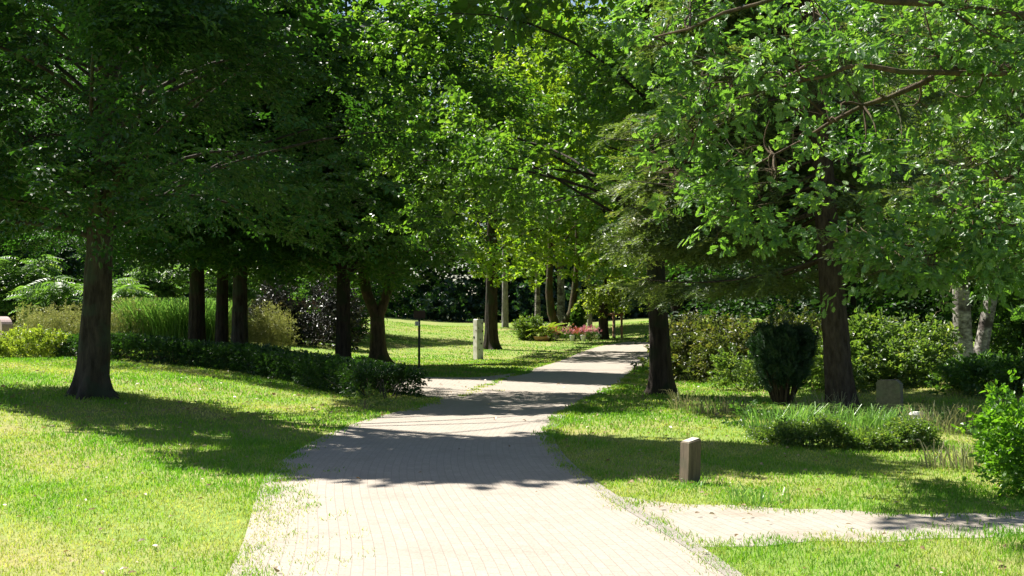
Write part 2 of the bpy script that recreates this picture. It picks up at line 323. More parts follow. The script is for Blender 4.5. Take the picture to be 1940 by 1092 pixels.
def tube(mb, pts, rad, sides=8, wob=0.0, flare=0.0, seed=0, cap=True):
    pts = np.asarray(pts, float); rad = np.asarray(rad, float); n = len(pts)
    T = np.gradient(pts, axis=0); T = unit(T)
    ref = np.array([1.0, 0.15, 0]) if abs(T[0][0]) < 0.8 else np.array([0, 1.0, 0.2])
    A = unit(np.cross(np.cross(T, ref), T)); B = np.cross(T, A)
    th = np.linspace(0, 2 * np.pi, sides, endpoint=False)
    rg = np.random.default_rng(seed); ph = rg.uniform(0, 6.28, 4)
    rr = rad[:, None] * np.ones(sides)[None]
    if wob: rr = rr * (1 + wob * (np.sin(3 * th[None] + ph[0] + pts[:, 2:3] * 0.9) + 0.6 * np.sin(5 * th[None] + ph[1] - pts[:, 2:3] * 1.7)))
    if flare:
        hh = np.exp(-(pts[:, 2] - pts[0, 2]) / 0.4)[:, None]
        z_ = pts[:, 2:3]; rr = rr * (1 + .03 * np.sin(11 * th[None] + 1.6 * np.sin(z_ * 2.3 + ph[2]) + ph[0]) + .02 * np.sin(17 * th[None] - 1.9 * np.sin(z_ * 3.1) + ph[1]) + .02 * np.sin(z_ * 7 + 3 * th[None]))
        h2 = np.exp(-(pts[:, 2] - pts[0, 2]) / 0.14)[:, None]; rr = rr * (1 + flare * .8 * h2 * np.clip(.35 + .6 * np.sin(5 * th[None] + ph[2]) + .35 * np.sin(8 * th[None] + ph[1]), 0, 2))
        rr = rr * (1 + flare * hh * (0.75 + 0.5 * np.sin(5 * th[None] + ph[2]) + 0.25 * np.sin(3 * th[None] + ph[3])))
    V = pts[:, None] + A[:, None] * (rr * np.cos(th))[..., None] + B[:, None] * (rr * np.sin(th))[..., None]
    i = np.arange(n - 1)[:, None] * sides; j = np.arange(sides)[None]; k = (j + 1) % sides
    q = np.stack([i + j, i + k, i + sides + k, i + sides + j], -1).reshape(-1, 4)
    faces = [tuple(a) for a in q]
    if cap: faces.append(tuple((n - 1) * sides + np.arange(sides)))
    mb.add(V.reshape(-1, 3), faces, 0.5, True)
def curve(p0, p1, bend, n=7):
    t = np.linspace(0, 1, n)[:, None]; p0 = np.asarray(p0, float); p1 = np.asarray(p1, float)
    return p0 * (1 - t) + p1 * t + np.asarray(bend, float) * (4 * t * (1 - t))
def T_make(parts):
    vs, ls, ss = [], [], []; n = 0
    for v, f in parts:
        vs.append(np.asarray(v, float)); ls += [i + n for q in f for i in q]; ss += [len(q) for q in f]; n += len(v)
    ss = np.array(ss, np.int32)
    return np.concatenate(vs), np.array(ls, np.int32), ss, None
# single leaves, tip along +Y, length 1
def leaf_simple(w=0.5, fold=0.12, curl=0.12):
    return np.array([(0, 0, 0), (0, .55, -fold * .5), (0, 1, -curl), (w * .42, .25, fold), (w * .5, .6, fold * .7), (-w * .42, .25, fold), (-w * .5, .6, fold * .7)], float), [(0, 3, 4, 1), (1, 4, 2), (0, 1, 6, 5), (1, 2, 6)]
def leaf_diamond(w=0.55, fold=0.1):
    return np.array([(0, 0, 0), (w * .5, .5, fold), (0, 1, -.05), (-w * .5, .5, fold)], float), [(0, 1, 2), (0, 2, 3)]
def leaf_oak():
    out = [(0.0, 0), (.05, .08), (.16, .2), (.1, .28), (.27, .42), (.17, .5), (.34, .66), (.2, .74), (.24, .9), (.1, .97)]
    v = [(0, 0, 0), (0, .3, -.03), (0, .6, -.05), (0, 1.04, -.12)]
    r = [(x, y, .07 - .12 * y * y) for x, y in out[1:]]; l = [(-x, y, z) for x, y, z in r]
    V = v + r + l; a = 4; b = 4 + len(r)
    fr = [(0, a, a + 1, a + 2, 1), (1, a + 2, a + 3, a + 4, 2), (2, a + 4, a + 5, a + 6, a + 7, a + 8, 3)]
    fl = [(0, 1, b + 2, b + 1, b), (1, 2, b + 4, b + 3, b + 2), (2, 3, b + 8, b + 7, b + 6, b + 5, b + 4)]
    return np.array(V, float), fr + fl
def place(leaf, p, dirv, up, s):
    X, Y, Z = frames(np.array([dirv], float), np.array([up], float)); v, f = leaf
    return (v[:, 0:1] * X + v[:, 1:2] * Y + v[:, 2:3] * Z) * s + np.array(p), f
def jit(T, seed, nf_per_leaf):
    rg = np.random.default_rng(seed); nf = len(T[2]); k = (nf + nf_per_leaf - 1) // nf_per_leaf
    return T[0], T[1], T[2], np.repeat(rg.uniform(0, 1, k), nf_per_leaf)[:nf]
def spray_flat(leaf, L, n, ls, seed, droop=0.25, twigs=3, tilt=0.3):
    """flat spray: a drooping axis with side twigs, leaves set alternately"""
    rg = np.random.default_rng(seed); parts = []
    axes = [(np.zeros(3), np.array([0, 1., 0]), L)]
    for k in range(twigs):
        t = (k + 0.7) / (twigs + 0.5); sgn = 1 if k % 2 else -1
        axes.append((np.array([0, t * L * .7, -droop * L * (t * .7) ** 2]), unit(np.array([sgn * .75, .7, -.1 + rg.normal(0, .1)])), L * rg.uniform(.45, .65)))
    per = max(2, n // len(axes))
    for o, d, ln in axes:
        side = np.cross(d, [0, 0, 1])
        for i in range(per):
            t = (i + .5) / per; p = o + d * ln * t + np.array([0, 0, -droop * ln * t * t])
            sg = 1 if i % 2 else -1
            dv = d * .55 + side * sg * .8 + np.array([0, 0, -.25]) + rg.normal(0, .18, 3)
            if i == per - 1: dv = d + rg.normal(0, .1, 3)
            parts.append(place(leaf, p, dv, np.array([0, 0, 1.]) + rg.normal(0, tilt, 3), ls * rg.uniform(.75, 1.2)))
    return jit(T_make(parts), seed, len(leaf[1]))
def spray_tuft(leaf, L, n, ls, seed, spread=1.0):
    """leaves bunched at the twig end, oak fashion"""
    rg = np.random.default_rng(seed); parts = []
    for i in range(n):
        t = rg.uniform(.25, 1) ** .7; a = i * 2.4 + rg.normal(0, .3)
        p = np.array([rg.normal(0, .12), t, rg.normal(0, .1) - .12 * t * t]) * L
        dv = np.array([math.cos(a) * spread, .55, math.sin(a) * .45 * spread - .15]) + rg.normal(0, .2, 3)
        parts.append(place(leaf, p, dv, np.array([0, .1, 1.]) + rg.normal(0, .45, 3), ls * rg.uniform(.7, 1.2)))
    return jit(T_make(parts), seed, len(leaf[1]))
def spray_needle(L, seed, n_side=7, nl=.05, nw=.012, per=9):
    rg = np.random.default_rng(seed); parts = []
    leaf = (np.array([(-.5 * nw / nl, 0, 0), (.5 * nw / nl, 0, 0), (0, 1, 0)]), [(0, 1, 2)])
    axes = [(np.zeros(3), np.array([0, 1., 0]), L)]
    for k in range(n_side):
        t = (k + .6) / n_side; sg = 1 if k % 2 else -1
        axes.append((np.array([0, t * L * .85, -.12 * L * t * t]), unit(np.array([sg * .8, .75, -.25 + rg.normal(0, .12)])), L * (.62 - .35 * t)))
    for o, d, ln in axes:
        m = max(4, int(per * ln / L * 2.2)); side = np.cross(d, [0, 0, 1])
        for i in range(m):
            t = (i + .5) / m; p = o + d * ln * t + np.array([0, 0, -.12 * ln * t * t])
            for sg in (-1, 1):
                dv = d * .8 + side * sg * rg.uniform(.3, .9) + np.array([0, 0, rg.uniform(-.2, .6)])
                parts.append(place(leaf, p, dv, np.array([0, 0, 1.]) + rg.normal(0, .5, 3), nl * rg.uniform(.8, 1.4)))
    return jit(T_make(parts), seed, 2)
def frond(L, seed, n=8, ll=.2, droop=.45):
    rg = np.random.default_rng(seed); parts = []; lf = leaf_diamond(.32, .05)
    for i in range(n):
        t = .15 + .85 * i / (n - 1); p = np.array([0, t * L, -droop * L * t * t])
        for sg in (-1, 1):
            dv = np.array([sg, .45, -.3 - droop * t]) + rg.normal(0, .06, 3)
            parts.append(place(lf, p, dv, np.array([0, 0, 1.]), L * ll * (1.15 - abs(t - .45)) * 1.6))
    return jit(T_make(parts), seed, 2)
LS, LDm, LO = leaf_simple(), leaf_diamond(), leaf_oak()
SPR = {
    'horn': [spray_flat(leaf_simple(.55), .55, 22, .105, 10 + i, twigs=3) for i in range(4)],
    'horn_far': [spray_flat(leaf_diamond(.6), .7, 16, .17, 20 + i, twigs=3) for i in range(3)],
    'big': [spray_flat(leaf_diamond(.75), 1.0, 12, .34, 30 + i, twigs=2) for i in range(3)],
    'oak': [spray_tuft(LO, .3, 13, .088, 40 + i) for i in range(5)],
    'oak_mid': [spray_tuft(leaf_simple(.62), .42, 14, .13, 50 + i) for i in range(4)],
    'tuft_far': [spray_tuft(leaf_diamond(.7), .6, 12, .22, 60 + i) for i in range(3)],
    'birch': [spray_flat(leaf_diamond(.75), .6, 22, .06, 70 + i, droop=.9, twigs=3, tilt=.7) for i in range(3)],
    'spruce': [spray_needle(.55, 80 + i, 7, .065, .021, 9) for i in range(3)],
    'yew': [spray_needle(.16, 90 + i, 5, .035, .009, 9) for i in range(2)],
    'small': [spray_tuft(leaf_simple(.55), .22, 12, .055, 100 + i) for i in range(3)],
    'tiny': [spray_tuft(leaf_diamond(.6), .12, 10, .032, 110 + i) for i in range(3)],
    'wood': [spray_tuft(leaf_diamond(.7), 1.0, 9, .42, 120 + i) for i in range(3)],
    'frond': [frond(.8, 130 + i) for i in range(3)],
    'fern': [frond(.7, 140 + i, 10, .14, .6) for i in range(2)],
    'herb': [spray_tuft(leaf_diamond(.28), .4, 14, .1, 150 + i) for i in range(3)],
}
def put_sprays(mb, key, P, D, scale=1.0, up_noise=.35, prune=True, own=.9, seed=0):
    rg = np.random.default_rng(seed + 5)
    P = np.asarray(P, float); D = np.asarray(D, float)
    if prune and len(P):
        keep = ~(sunny(P, own) | sunny(P + unit(D) * .5, own)); P, D = P[keep], D[keep]
        scale = scale[keep] if not np.isscalar(scale) else scale
    n = len(P); scale = np.broadcast_to(np.asarray(scale, float), (n,)) * rg.uniform(.8, 1.2, n)
    which = rg.integers(0, len(SPR[key]), n); rnd = rg.beta(2, 2, n)
    up = np.array([0, 0, 1.]) + rg.normal(0, up_noise, (n, 3))
    X, Y, Z = frames(D, up)
    for k, T in enumerate(SPR[key]):
        m = which == k
        mb.inst(T, P[m], X[m], Y[m], Z[m], scale[m], rnd[m])
    return n

# ------------------------------------------------------------------ trees
def stem_pts(base, h, lean=(0, 0), kink=0.12, n=12, seed=0):
    rg = np.random.default_rng(seed); z = np.linspace(0, 1, n) ** 1.25
    ph = rg.uniform(0, 6.28, 2)
    x = base[0] + lean[0] * z + kink * np.sin(z * 5 + ph[0]) * z; y = base[1] + lean[1] * z + kink * np.sin(z * 4 + ph[1]) * z
    zz = base[2] - 0.08 + z * (h + .08); return np.stack([x, y, zz], 1)
def along(pts, z):
    return np.array([np.interp(z, pts[:, 2], pts[:, 0]), np.interp(z, pts[:, 2], pts[:, 1]), z])
def crown_clusters(rg, pts, z0, H, R, n, shape='round', inner=.2):
    cs = []
    while len(cs) < n:
        t = rg.uniform(0, 1)
        if shape == 'round': prof = math.sqrt(max(0, 1 - ((t - .32) / .7) ** 2)) if t > .32 else .78 + .22 * t / .32
        elif shape == 'cone': prof = (1 - t) ** .8
        else: prof = math.sqrt(max(0, 1 - ((t - .5) / .52) ** 2))
        if rg.uniform() > prof + .08: continue
        r = R * prof * math.sqrt(rg.uniform(inner ** 2, 1)); a = rg.uniform(0, 6.283)
        z = z0 + t * (H - z0); c = along(pts, min(z, pts[-1, 2]))
        cs.append((c[0] + r * math.cos(a), c[1] + r * math.sin(a), z - .1 * r))
    return np.array(cs)
def broadleaf(name, label, u, v, wpx, H, R, z0, spray, mat, bark, n_clu=70, per=36, cr=1.25, flat=.5, seed=1, lean=(0, 0), fork=None, cat='tree', group=None, flare=.7, pos=None, shape='round', big_above=None, prune=True, r_top=.1, inner=.2, bough=.5, radius=None, coff=(0, 0), extra=None):
    rg = np.random.default_rng(seed)
    xy = g(u, v) if pos is None else np.array(pos); x, y = xy; zb = tz1(x, y)
    r = pm(wpx, y) / 2 if radius is None else radius
    root = empty(name, (x, y, zb), label, cat, group)
    t = MB(); pts = stem_pts((x, y, zb), H * .9, lean, .12, 60, seed)
    z0 += zb; H += zb
    hz = (pts[:, 2] - zb) / (H * .9)
    rad = r * np.clip(1 - hz * .95, r_top, 1) ** .8
    if fork:
        fz, dx1, dx2 = fork                # two stems rising from one foot
        cut = pts[:, 2] < zb + fz; base = np.vstack([pts[cut], along(pts, zb + fz)])
        tube(t, base, np.interp(base[:, 2], pts[:, 2], rad), 16, .04, flare, seed, cap=False)
        top = base[-1]
        zs = np.linspace(0, H * .85 - fz, 10)
        for dx, rs in ((dx1, .72), (dx2, .62)):
            s = np.stack([top[0] + dx * (1 - np.exp(-zs / .8)) + .06 * np.sin(zs * 1.3 + dx * 9) * np.minimum(zs, 1), top[1] + .3 * dx * zs / H, top[2] - .12 + zs], 1)
            tube(t, s, r * rs * np.clip(1 - zs / H, .1, 1), 12, .04, 0, seed + 1)
    else:
        tube(t, pts, rad, 48, .04, flare, seed)
    cs = crown_clusters(rg, pts, z0, H, R, n_clu, shape, inner) + np.array([coff[0], coff[1], 0])
    if extra: cs = np.vstack([cs, np.stack([rg.uniform(a, b, extra[-1]) for a, b in extra[:3]], 1) + np.array([0, 0, zb])])
    lit = sunny(cs) if prune else np.zeros(len(cs), bool)
    lim = 2.6 + .285 * (y - R)            # what stands above this never comes into the picture
    for i, c in enumerate(cs):
        rd = math.hypot(c[0] - x, c[1] - y); zs = max(zb + (z0 - zb) * .85, c[2] - rd * bough - .4); zs = min(zs, pts[-1, 2] - .3)
        if (c[2] > lim + 3 and i % 3) or i % 5 in (1, 3) or lit[i] or (coff[0] and i % 5): continue
        rb = max(.01, min(.26 * np.interp(zs, pts[:, 2], rad), .014 + .014 * rd)); zs += rg.uniform(0, 1.2)
        p0 = along(pts, min(zs, pts[-1, 2] - .2)); cv = curve(p0, c, (rg.normal(0, .2), rg.normal(0, .2), .1 * rd + rg.normal(0, .15)), 7)
        tube(t, cv, np.linspace(rb, .008, 7), 6, 0, 0, i)
    t.build('trunk', bark, root)
    cm = MB()
    for hi in (False, True):
        sel = cs[(cs[:, 2] > lim) == hi]
        if len(sel) == 0: continue
        k = spray if not hi else 'big'; pn = per if not hi else max(6, per // 4)
        n = len(sel) * pn; off = rg.normal(0, 1, (n, 3)) * np.array([.6, .6, .6 * flat]) * cr
        sc = np.repeat(rg.uniform(.7, 1.25, len(sel)), pn)
        P = np.repeat(sel, pn, 0) + off * sc[:, None]
        ax = along(pts, 0)
        D = P - np.array([x, y, 0]); D[:, 2] = 0; D = unit(D) * .8 + unit(off) * .7 + rg.normal(0, .35, (n, 3)); D[:, 2] = D[:, 2] * .45 - .12
        m = P[:, 2] > z0 - .5; P, D = P[m], D[m]
        put_sprays(cm, k, P, D, 1.0, .35, prune, .3 if spray == 'horn' else .9, seed)
    if cm.n: cm.build('crown', mat, root)
    return root

# ================================================================== the setting
def axis(lo, hi, fine_lo, fine_hi, fs, cs):
    return np.unique(np.round(np.concatenate([np.arange(lo, fine_lo, cs), np.arange(fine_lo, fine_hi, fs), np.arange(fine_hi, hi + cs, cs)]), 3))
def grid_mesh(xs, ys, zf):
    X, Y = np.meshgrid(xs, ys); Z = zf(X, Y); V = np.stack([X, Y, Z], -1).reshape(-1, 3); nx = len(xs); ny = len(ys)
    i = np.arange(ny - 1)[:, None] * nx; j = np.arange(nx - 1)[None]
    q = np.stack([i + j, i + j + 1, i + nx + j + 1, i + nx + j], -1).reshape(-1, 4)
    return V, q
mb = MB(); V, q = grid_mesh(axis(-160, 160, -16, 16, .4, 4), axis(-30, 400, 4, 60, .4, 5), tz)
mb.add(V, q, .5, True); tag(mb.build('ground', 'ground'), 'mown lawn ground under the trees', kind='structure')

def px_line(pts, n):                 # ground polyline from photo pixels, resampled evenly in n pieces, smoothed
    w_ = np.array([g(*p) if len(p) == 2 else p[:2] for p in pts]); s = np.r_[0, np.cumsum(np.linalg.norm(np.diff(w_, axis=0), axis=1))]
    t = np.linspace(0, s[-1], n); o = np.stack([np.interp(t, s, w_[:, 0]), np.interp(t, s, w_[:, 1])], 1)
    for _ in range(4): o[1:-1] = .25 * o[:-2] + .5 * o[1:-1] + .25 * o[2:]
    return o
NP = 90
PL = px_line([(-1.62, 2.0, 0), (-1.66, 5.0, 0), (452, 1080), (475, 980), (492, 915), (520, 880), (612, 826), (690, 796), (760, 781), (840, 757), (905, 735), (960, 715), (1020, 697), (1060, 685), (1100, 668), (1140, 655), (1190, 648)], NP)
PR = px_line([(1.55, 2.0, 0), (1.5, 5.0, 0), (1395, 1100), (1280, 1025), (1150, 945), (1080, 895), (1040, 852), (1035, 822), (1055, 790), (1112, 760), (1160, 737), (1200, 705), (1218, 690), (1240, 672), (1275, 660), (1330, 652)], NP)
def strip(name, A, B, mat, dz, label, nx=10, swap=False):
    t = np.linspace(0, 1, nx)[None, :, None]; P = A[:, None] * (1 - t) + B[:, None] * t
    Z = tz(P[..., 0], P[..., 1]) + dz; V = np.concatenate([P, Z[..., None]], -1).reshape(-1, 3); n = len(A)
    i = np.arange(n - 1)[:, None] * nx; j = np.arange(nx - 1)[None]
    q = np.stack([i + j, i + j + 1, i + nx + j + 1, i + nx + j], -1).reshape(-1, 4)
    s = np.r_[0, np.cumsum(np.linalg.norm(np.diff((A + B) / 2, axis=0), axis=1))]
    wid = np.linalg.norm(B - A, axis=1).mean()
    U = np.stack([np.broadcast_to((t[..., 0] - .5) * wid, (n, nx)), np.broadcast_to(s[:, None], (n, nx))], -1).reshape(-1, 2)
    if swap: U = U[:, ::-1]
    m = MB(); m.add(V, q, .5, True); m.uv = [U]
    return tag(m.build(name, mat), label, kind='structure')
strip('path', PL, PR, 'paver', .012, 'beige paved path curving away between the lawns', swap=True)
nrm = unit(np.stack([np.gradient(PR[:, 1]), -np.gradient(PR[:, 0])], 1))
strip('kerb', PR - nrm * .02, PR + nrm * .1, 'kerb', .017, 'flush grey edging stones along the path', 3)
nrl = unit(np.stack([-np.gradient(PL[:, 1]), np.gradient(PL[:, 0])], 1))
# side path to the right, and the junction behind the hedge
SA = px_line([(1130, 935), (1180, 946), (1330, 955), (1500, 967), (1700, 974), (1900, 972), (2150, 975), (2600, 970)], 40)
SB = px_line([(1300, 1040), (1330, 1042), (1420, 1040), (1560, 1030), (1700, 1022), (1940, 1018), (2150, 1012), (2600, 1012)], 40)
for L_, ph in ((SA, 0), (SB, 2)):
    xx = L_[:, 0]; L_[:, 1] += .07 * np.sin(xx * 3.1 + ph) + .05 * np.sin(xx * 7.3 + ph * 2)
strip('side_path', SB, SA, 'sidepaver', .004, 'sandy paved side path crossing the foreground', 8)
JA = px_line([(985, 707), (900, 717), (785, 715), (730, 714)], 20)
JB = px_line([(950, 762), (870, 760), (808, 752), (750, 748)], 20)
strip('side_path', JB, JA, 'paver', .008, 'paved junction leading off behind the hedge', 6)
PATHS = [np.vstack([PL, PR[::-1]]), np.vstack([SA, SB[::-1]]), np.vstack([JA, JB[::-1]])]

# ================================================================== lawn grass (stuff)
def lawn():
    P = []
    for d0, d1, dens in [(6.3, 9, 1900), (9, 12, 1400), (12, 16, 900), (16, 22, 380), (22, 32, 240), (32, 46, 130), (46, 75, 50)]:
        w0 = .5 * d1 + 1.0; n = int((d1 - d0) * 2 * w0 * dens); p = np.stack([RNG.uniform(-w0, w0, n), RNG.uniform(d0, d1, n)], 1)
        P.append(p)
    P = np.concatenate(P); j = RNG.normal(0, .05, P.shape)
    m = np.abs(P[:, 0]) < .46 * P[:, 1] + .6
    for poly in PATHS: m &= ~in_poly(P + j, poly)
    P = P[m]; E = []
    for line, sgn, n_, lo, hi, dep in ((PL, 1, 300, 5, 14, .42), (PL, 1, 90, 14, 40, .2), (PR, -1, 60, 5, 30, .08), (PR, 1, 330, 5, 40, .2), (SA, -1, 110, 5, 20, .16), (SB, 1, 110, 5, 20, .16)):
        q = line[(line[:, 1] > lo) & (line[:, 1] < hi)]
        tq = RNG.uniform(0, len(q) - 1, n_); k = tq.astype(int); f = (tq - k)[:, None]; c = q[k] * (1 - f) + q[np.minimum(k + 1, len(q) - 1)] * f
        off = RNG.exponential(dep * .5, n_) * sgn
        if line is SA or line is SB: c[:, 1] += off
        else: c[:, 0] += off
        for cc in c: E.append(cc + RNG.normal(0, 1, (26, 2)) * np.array([.05, .11]))
    E = np.concatenate(E)
    P0 = P; P = np.concatenate([P, E]); j = 0 * RNG.normal(0, .05, P.shape)
    n = len(P); d = P[:, 1]
    pn = (np.sin(P[:, 0] * 1.3 + 2) * np.cos(P[:, 1] * .9 + 1) + np.sin(P[:, 0] * .55 - P[:, 1] * .4) + .8 * np.sin(P[:, 0] * 2.9 + P[:, 1] * 2.1)) / 2.8
    pn = pn + .22 * np.sin(P[:, 0] * 7.1 + 3 * np.sin(P[:, 1] * 1.9)) + RNG.normal(0, .12, n)
    grow = np.clip(.5 - .45 * pn, .1, 1)
    h = (.022 + .034 * grow) * RNG.uniform(.5, 1.4, n) * np.clip(d / 14, 1, 1.25)
    wd = .003 * np.clip(d / 8, 1, 5.5)
    a = RNG.uniform(0, 6.283, n); b = RNG.uniform(0, 6.283, n); ln = RNG.uniform(.15, 1.0, n) * h
    base = np.stack([P[:, 0], P[:, 1], tz(P[:, 0], P[:, 1]) - .004], 1)
    sx = np.stack([np.cos(b), np.sin(b), 0 * b], 1) * wd[:, None]; le = np.stack([np.cos(a), np.sin(a), 0 * a], 1)
    mid = base + le * (ln * .35)[:, None] + np.array([0, 0, 1]) * (h * .62)[:, None]
    tip = base + le * ln[:, None] + np.array([0, 0, 1]) * h[:, None]
    V = np.stack([base - sx, base + sx, mid + sx * .8, mid - sx * .8, tip], 1).reshape(-1, 3)
    k = np.arange(n) * 5
    lp = np.stack([k, k + 1, k + 2, k + 3, k + 3, k + 2, k + 4], 1).ravel()
    mb = MB(); mb.v = [V]; mb.l = [lp.astype(np.int32)]; mb.s = [np.tile(np.array([4, 3], np.int32), n)]
    rv = np.clip(.36 + .42 * pn + .16 * S((P[:, 0] - 1.5) / 2) * S((10 - d) / 2) + .12 * S((-P[:, 0] - 2) / 3) * S((17 - d) / 5) + RNG.normal(0, .14, n), 0, 1)
    mb.r = [np.repeat(rv, 2)]; mb.sm = [np.zeros(2 * n, bool)]; mb.n = len(V)
    tag(mb.build('grass', 'lawnblade'), 'short lawn grass, green with dry yellow patches', 'grass', kind='stuff')
lawn()
def litter():
    rg = np.random.default_rng(77); n = 1500; y = 6.5 + 30 * rg.uniform(0, 1, n) ** 1.6; x = rg.uniform(-.5, .5, n) * y
    k = rg.uniform(size=n) < .5; tx = rg.choice([-7.4, 3.1, 5.5, -5, 1.5], n); ty = rg.choice([20, 24, 19.5, 30, 14], n)
    x = np.where(k, tx + rg.normal(0, 2.2, n), x); y = np.where(k, ty + rg.normal(0, 2, n), y); off = ~in_poly(np.stack([x, y], 1), PATHS[0]) | (rg.uniform(size=n) < .12); x, y = x[off], y[off]; n = len(x); P = np.stack([x, y, tz(x, y) + .035], 1)
    a = rg.uniform(0, 6.283, n); X, Y, Z = frames(np.stack([np.cos(a), np.sin(a), rg.normal(0, .15, n)], 1), np.array([0, 0, 1.]) + rg.normal(0, .35, (n, 3)))
    T = T_make([leaf_simple(.6, .1, .2)]); T = (T[0], T[1], T[2], np.full(4, .5)); m = MB(); m.inst(T, P, X, Y, Z, rg.uniform(.03, .065, n) * np.clip(y / 14, 1, 1.6), rg.uniform(0, 1, n))
    tag(m.build('fallen_leaves', 'deadleaf'), 'scattered dry fallen leaves on lawn and path', kind='stuff')
M['deadleaf'] = leaf_mat('dry fallen leaf', [(0, (0.1, 0.06, 0.03)), (0.5, (0.25, 0.17, 0.08)), (1, (0.42, 0.36, 0.2))], 0.2, tcol=(1.1, 1, .8))
litter()
def blades(mb, cx, cy, rad, n, hgt, wid, arch, seed, zb=None, upright=.5, elong=(1, 1)):
    rg = np.random.default_rng(seed)
    r = rad * np.sqrt(rg.uniform(0, 1, n)); a = rg.uniform(0, 6.283, n)
    x = cx + r * np.cos(a) * elong[0]; y = cy + r * np.sin(a) * elong[1]; z = tz(x, y) - .01 if zb is None else np.full(n, zb)
    h = hgt * rg.uniform(.5, 1.15, n); az = a + rg.normal(0, 1.0, n); ln = h * arch * rg.uniform(.2, 1.2, n); w_ = wid * rg.uniform(.6, 1.3, n); b = rg.uniform(0, 6.283, n)
    le = np.stack([np.cos(az), np.sin(az), 0 * az], 1); sx = np.stack([np.cos(b), np.sin(b), 0 * b], 1) * w_[:, None] * .5; base = np.stack([x, y, z], 1); up = np.array([0, 0, 1.])
    p1 = base + le * (ln * .15)[:, None] + up * (h * .45)[:, None]; p2 = base + le * (ln * .5)[:, None] + up * (h * .82)[:, None]; p3 = base + le * ln[:, None] + up * (h * (1 - .25 * arch))[:, None]
    V = np.stack([base - sx, base + sx, p1 + sx, p1 - sx, p2 + sx * .7, p2 - sx * .7, p3], 1).reshape(-1, 3); k = np.arange(n) * 7
    lp = np.stack([k, k + 1, k + 2, k + 3, k + 3, k + 2, k + 4, k + 5, k + 5, k + 4, k + 6], 1).ravel()
    mb.l.append((lp + mb.n).astype(np.int32)); mb.v.append(V); mb.s.append(np.tile(np.array([4, 4, 3], np.int32), n)); mb.r.append(np.repeat(rg.beta(2, 2, n), 3)); mb.sm.append(np.zeros(3 * n, bool)); mb.n += len(V)

# ================================================================== trees
broadleaf('hornbeam_tree', 'big dark tree with thick flared trunk on the lawn in front of the low hedge', 172, 752, 57, 14.5, 5.6, 2.9, 'horn', 'hornbeam', 'bark_grey', 210, 52, 1.05, .36, 11, (.5, .3), flare=.62, extra=((-11.5, -3.5), (15.8, 20.2), (2.9, 13), 130), group='dark trees around the hedge')
broadleaf('hornbeam_tree', 'dark straight tree behind the hedge, first of three close trunks from the flared trunk', 372, 668, 32, 13, 4.6, 3.6, 'horn', 'hornbeam', 'bark_dark', 90, 44, 1.3, .45, 12, flare=.25, extra=((-14, -6), (27, 37), (4, 11), 80), group='dark trees around the hedge')
broadleaf('hornbeam_tree', 'thinnest and darkest of the three close trunks behind the hedge', 420, 670, 25, 12, 3.6, 3.4, 'horn_far', 'hornbeam', 'bark_dark', 70, 40, 1.3, .45, 13, flare=.2, group='dark trees around the hedge')
broadleaf('hornbeam_tree', 'last of the three close trunks behind the hedge, nearest the purple bush', 454, 676, 31, 13, 4.4, 3.4, 'horn_far', 'hornbeam', 'bark_grey', 90, 40, 1.3, .45, 14, flare=.2, group='dark trees around the hedge')
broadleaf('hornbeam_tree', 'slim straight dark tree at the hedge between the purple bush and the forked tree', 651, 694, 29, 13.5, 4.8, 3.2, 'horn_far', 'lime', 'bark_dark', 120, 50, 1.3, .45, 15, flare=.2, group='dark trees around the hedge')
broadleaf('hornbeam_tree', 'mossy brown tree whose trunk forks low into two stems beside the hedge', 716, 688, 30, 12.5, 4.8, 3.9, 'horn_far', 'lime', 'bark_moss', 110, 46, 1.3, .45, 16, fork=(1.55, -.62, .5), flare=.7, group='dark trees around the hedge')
broadleaf('maple_tree', 'dark trunked tree standing directly behind the white pillar', 931, 662, 25, 17, 5.2, 3.4, 'tuft_far', 'maple', 'bark_dark', 125, 34, 1.4, .55, 17, flare=.5, group='trees along the path')
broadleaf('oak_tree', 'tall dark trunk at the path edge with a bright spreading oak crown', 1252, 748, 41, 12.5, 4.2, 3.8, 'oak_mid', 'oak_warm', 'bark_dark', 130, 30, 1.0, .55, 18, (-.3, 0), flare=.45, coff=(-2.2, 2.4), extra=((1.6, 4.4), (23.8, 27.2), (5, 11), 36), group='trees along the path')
broadleaf('maple_tree', 'dark upright trunk beside the staked young tree at the end of the path', 1143, 643, 18, 17, 5.2, 3.7, 'tuft_far', 'maple', 'bark_dark', 110, 30, 1.3, .55, 19, flare=.3, group='trees along the path')
broadleaf('oak_tree', 'dark trunk half hidden behind the tall trunk at the path edge', 1281, 668, 22, 16, 5.0, 3.2, 'tuft_far', 'oak', 'bark_dark', 100, 30, 1.3, .55, 20, flare=.2, group='trees along the path')
broadleaf('birch_tree', 'birch forking low into two pale leaning stems in the flower bed', 1058, 640, 24, 11, 3.6, 3.6, 'tuft_far', 'maple', 'bark_moss', 50, 26, 1.2, .6, 21, fork=(.35, -.45, .95), flare=.6, group='birches beyond the flower bed')
broadleaf('birch_tree', 'grey slender birch standing in the dark beyond the white pillar', 957, 620, 10, 13, 3.2, 4.8, 'tuft_far', 'hornbeam', 'bark_pale', 34, 24, 1.3, .6, 22, pos=(-0.413, 73), radius=0.2, flare=.1, group='birches beyond the flower bed')
broadleaf('birch_tree', 'pale straight birch behind the round bush of the flower bed', 1019, 616, 9, 13, 3.2, 4.4, 'tuft_far', 'maple', 'bark_birch', 34, 24, 1.3, .6, 23, pos=(1.513, 71), radius=0.17, flare=.1, group='birches beyond the flower bed')
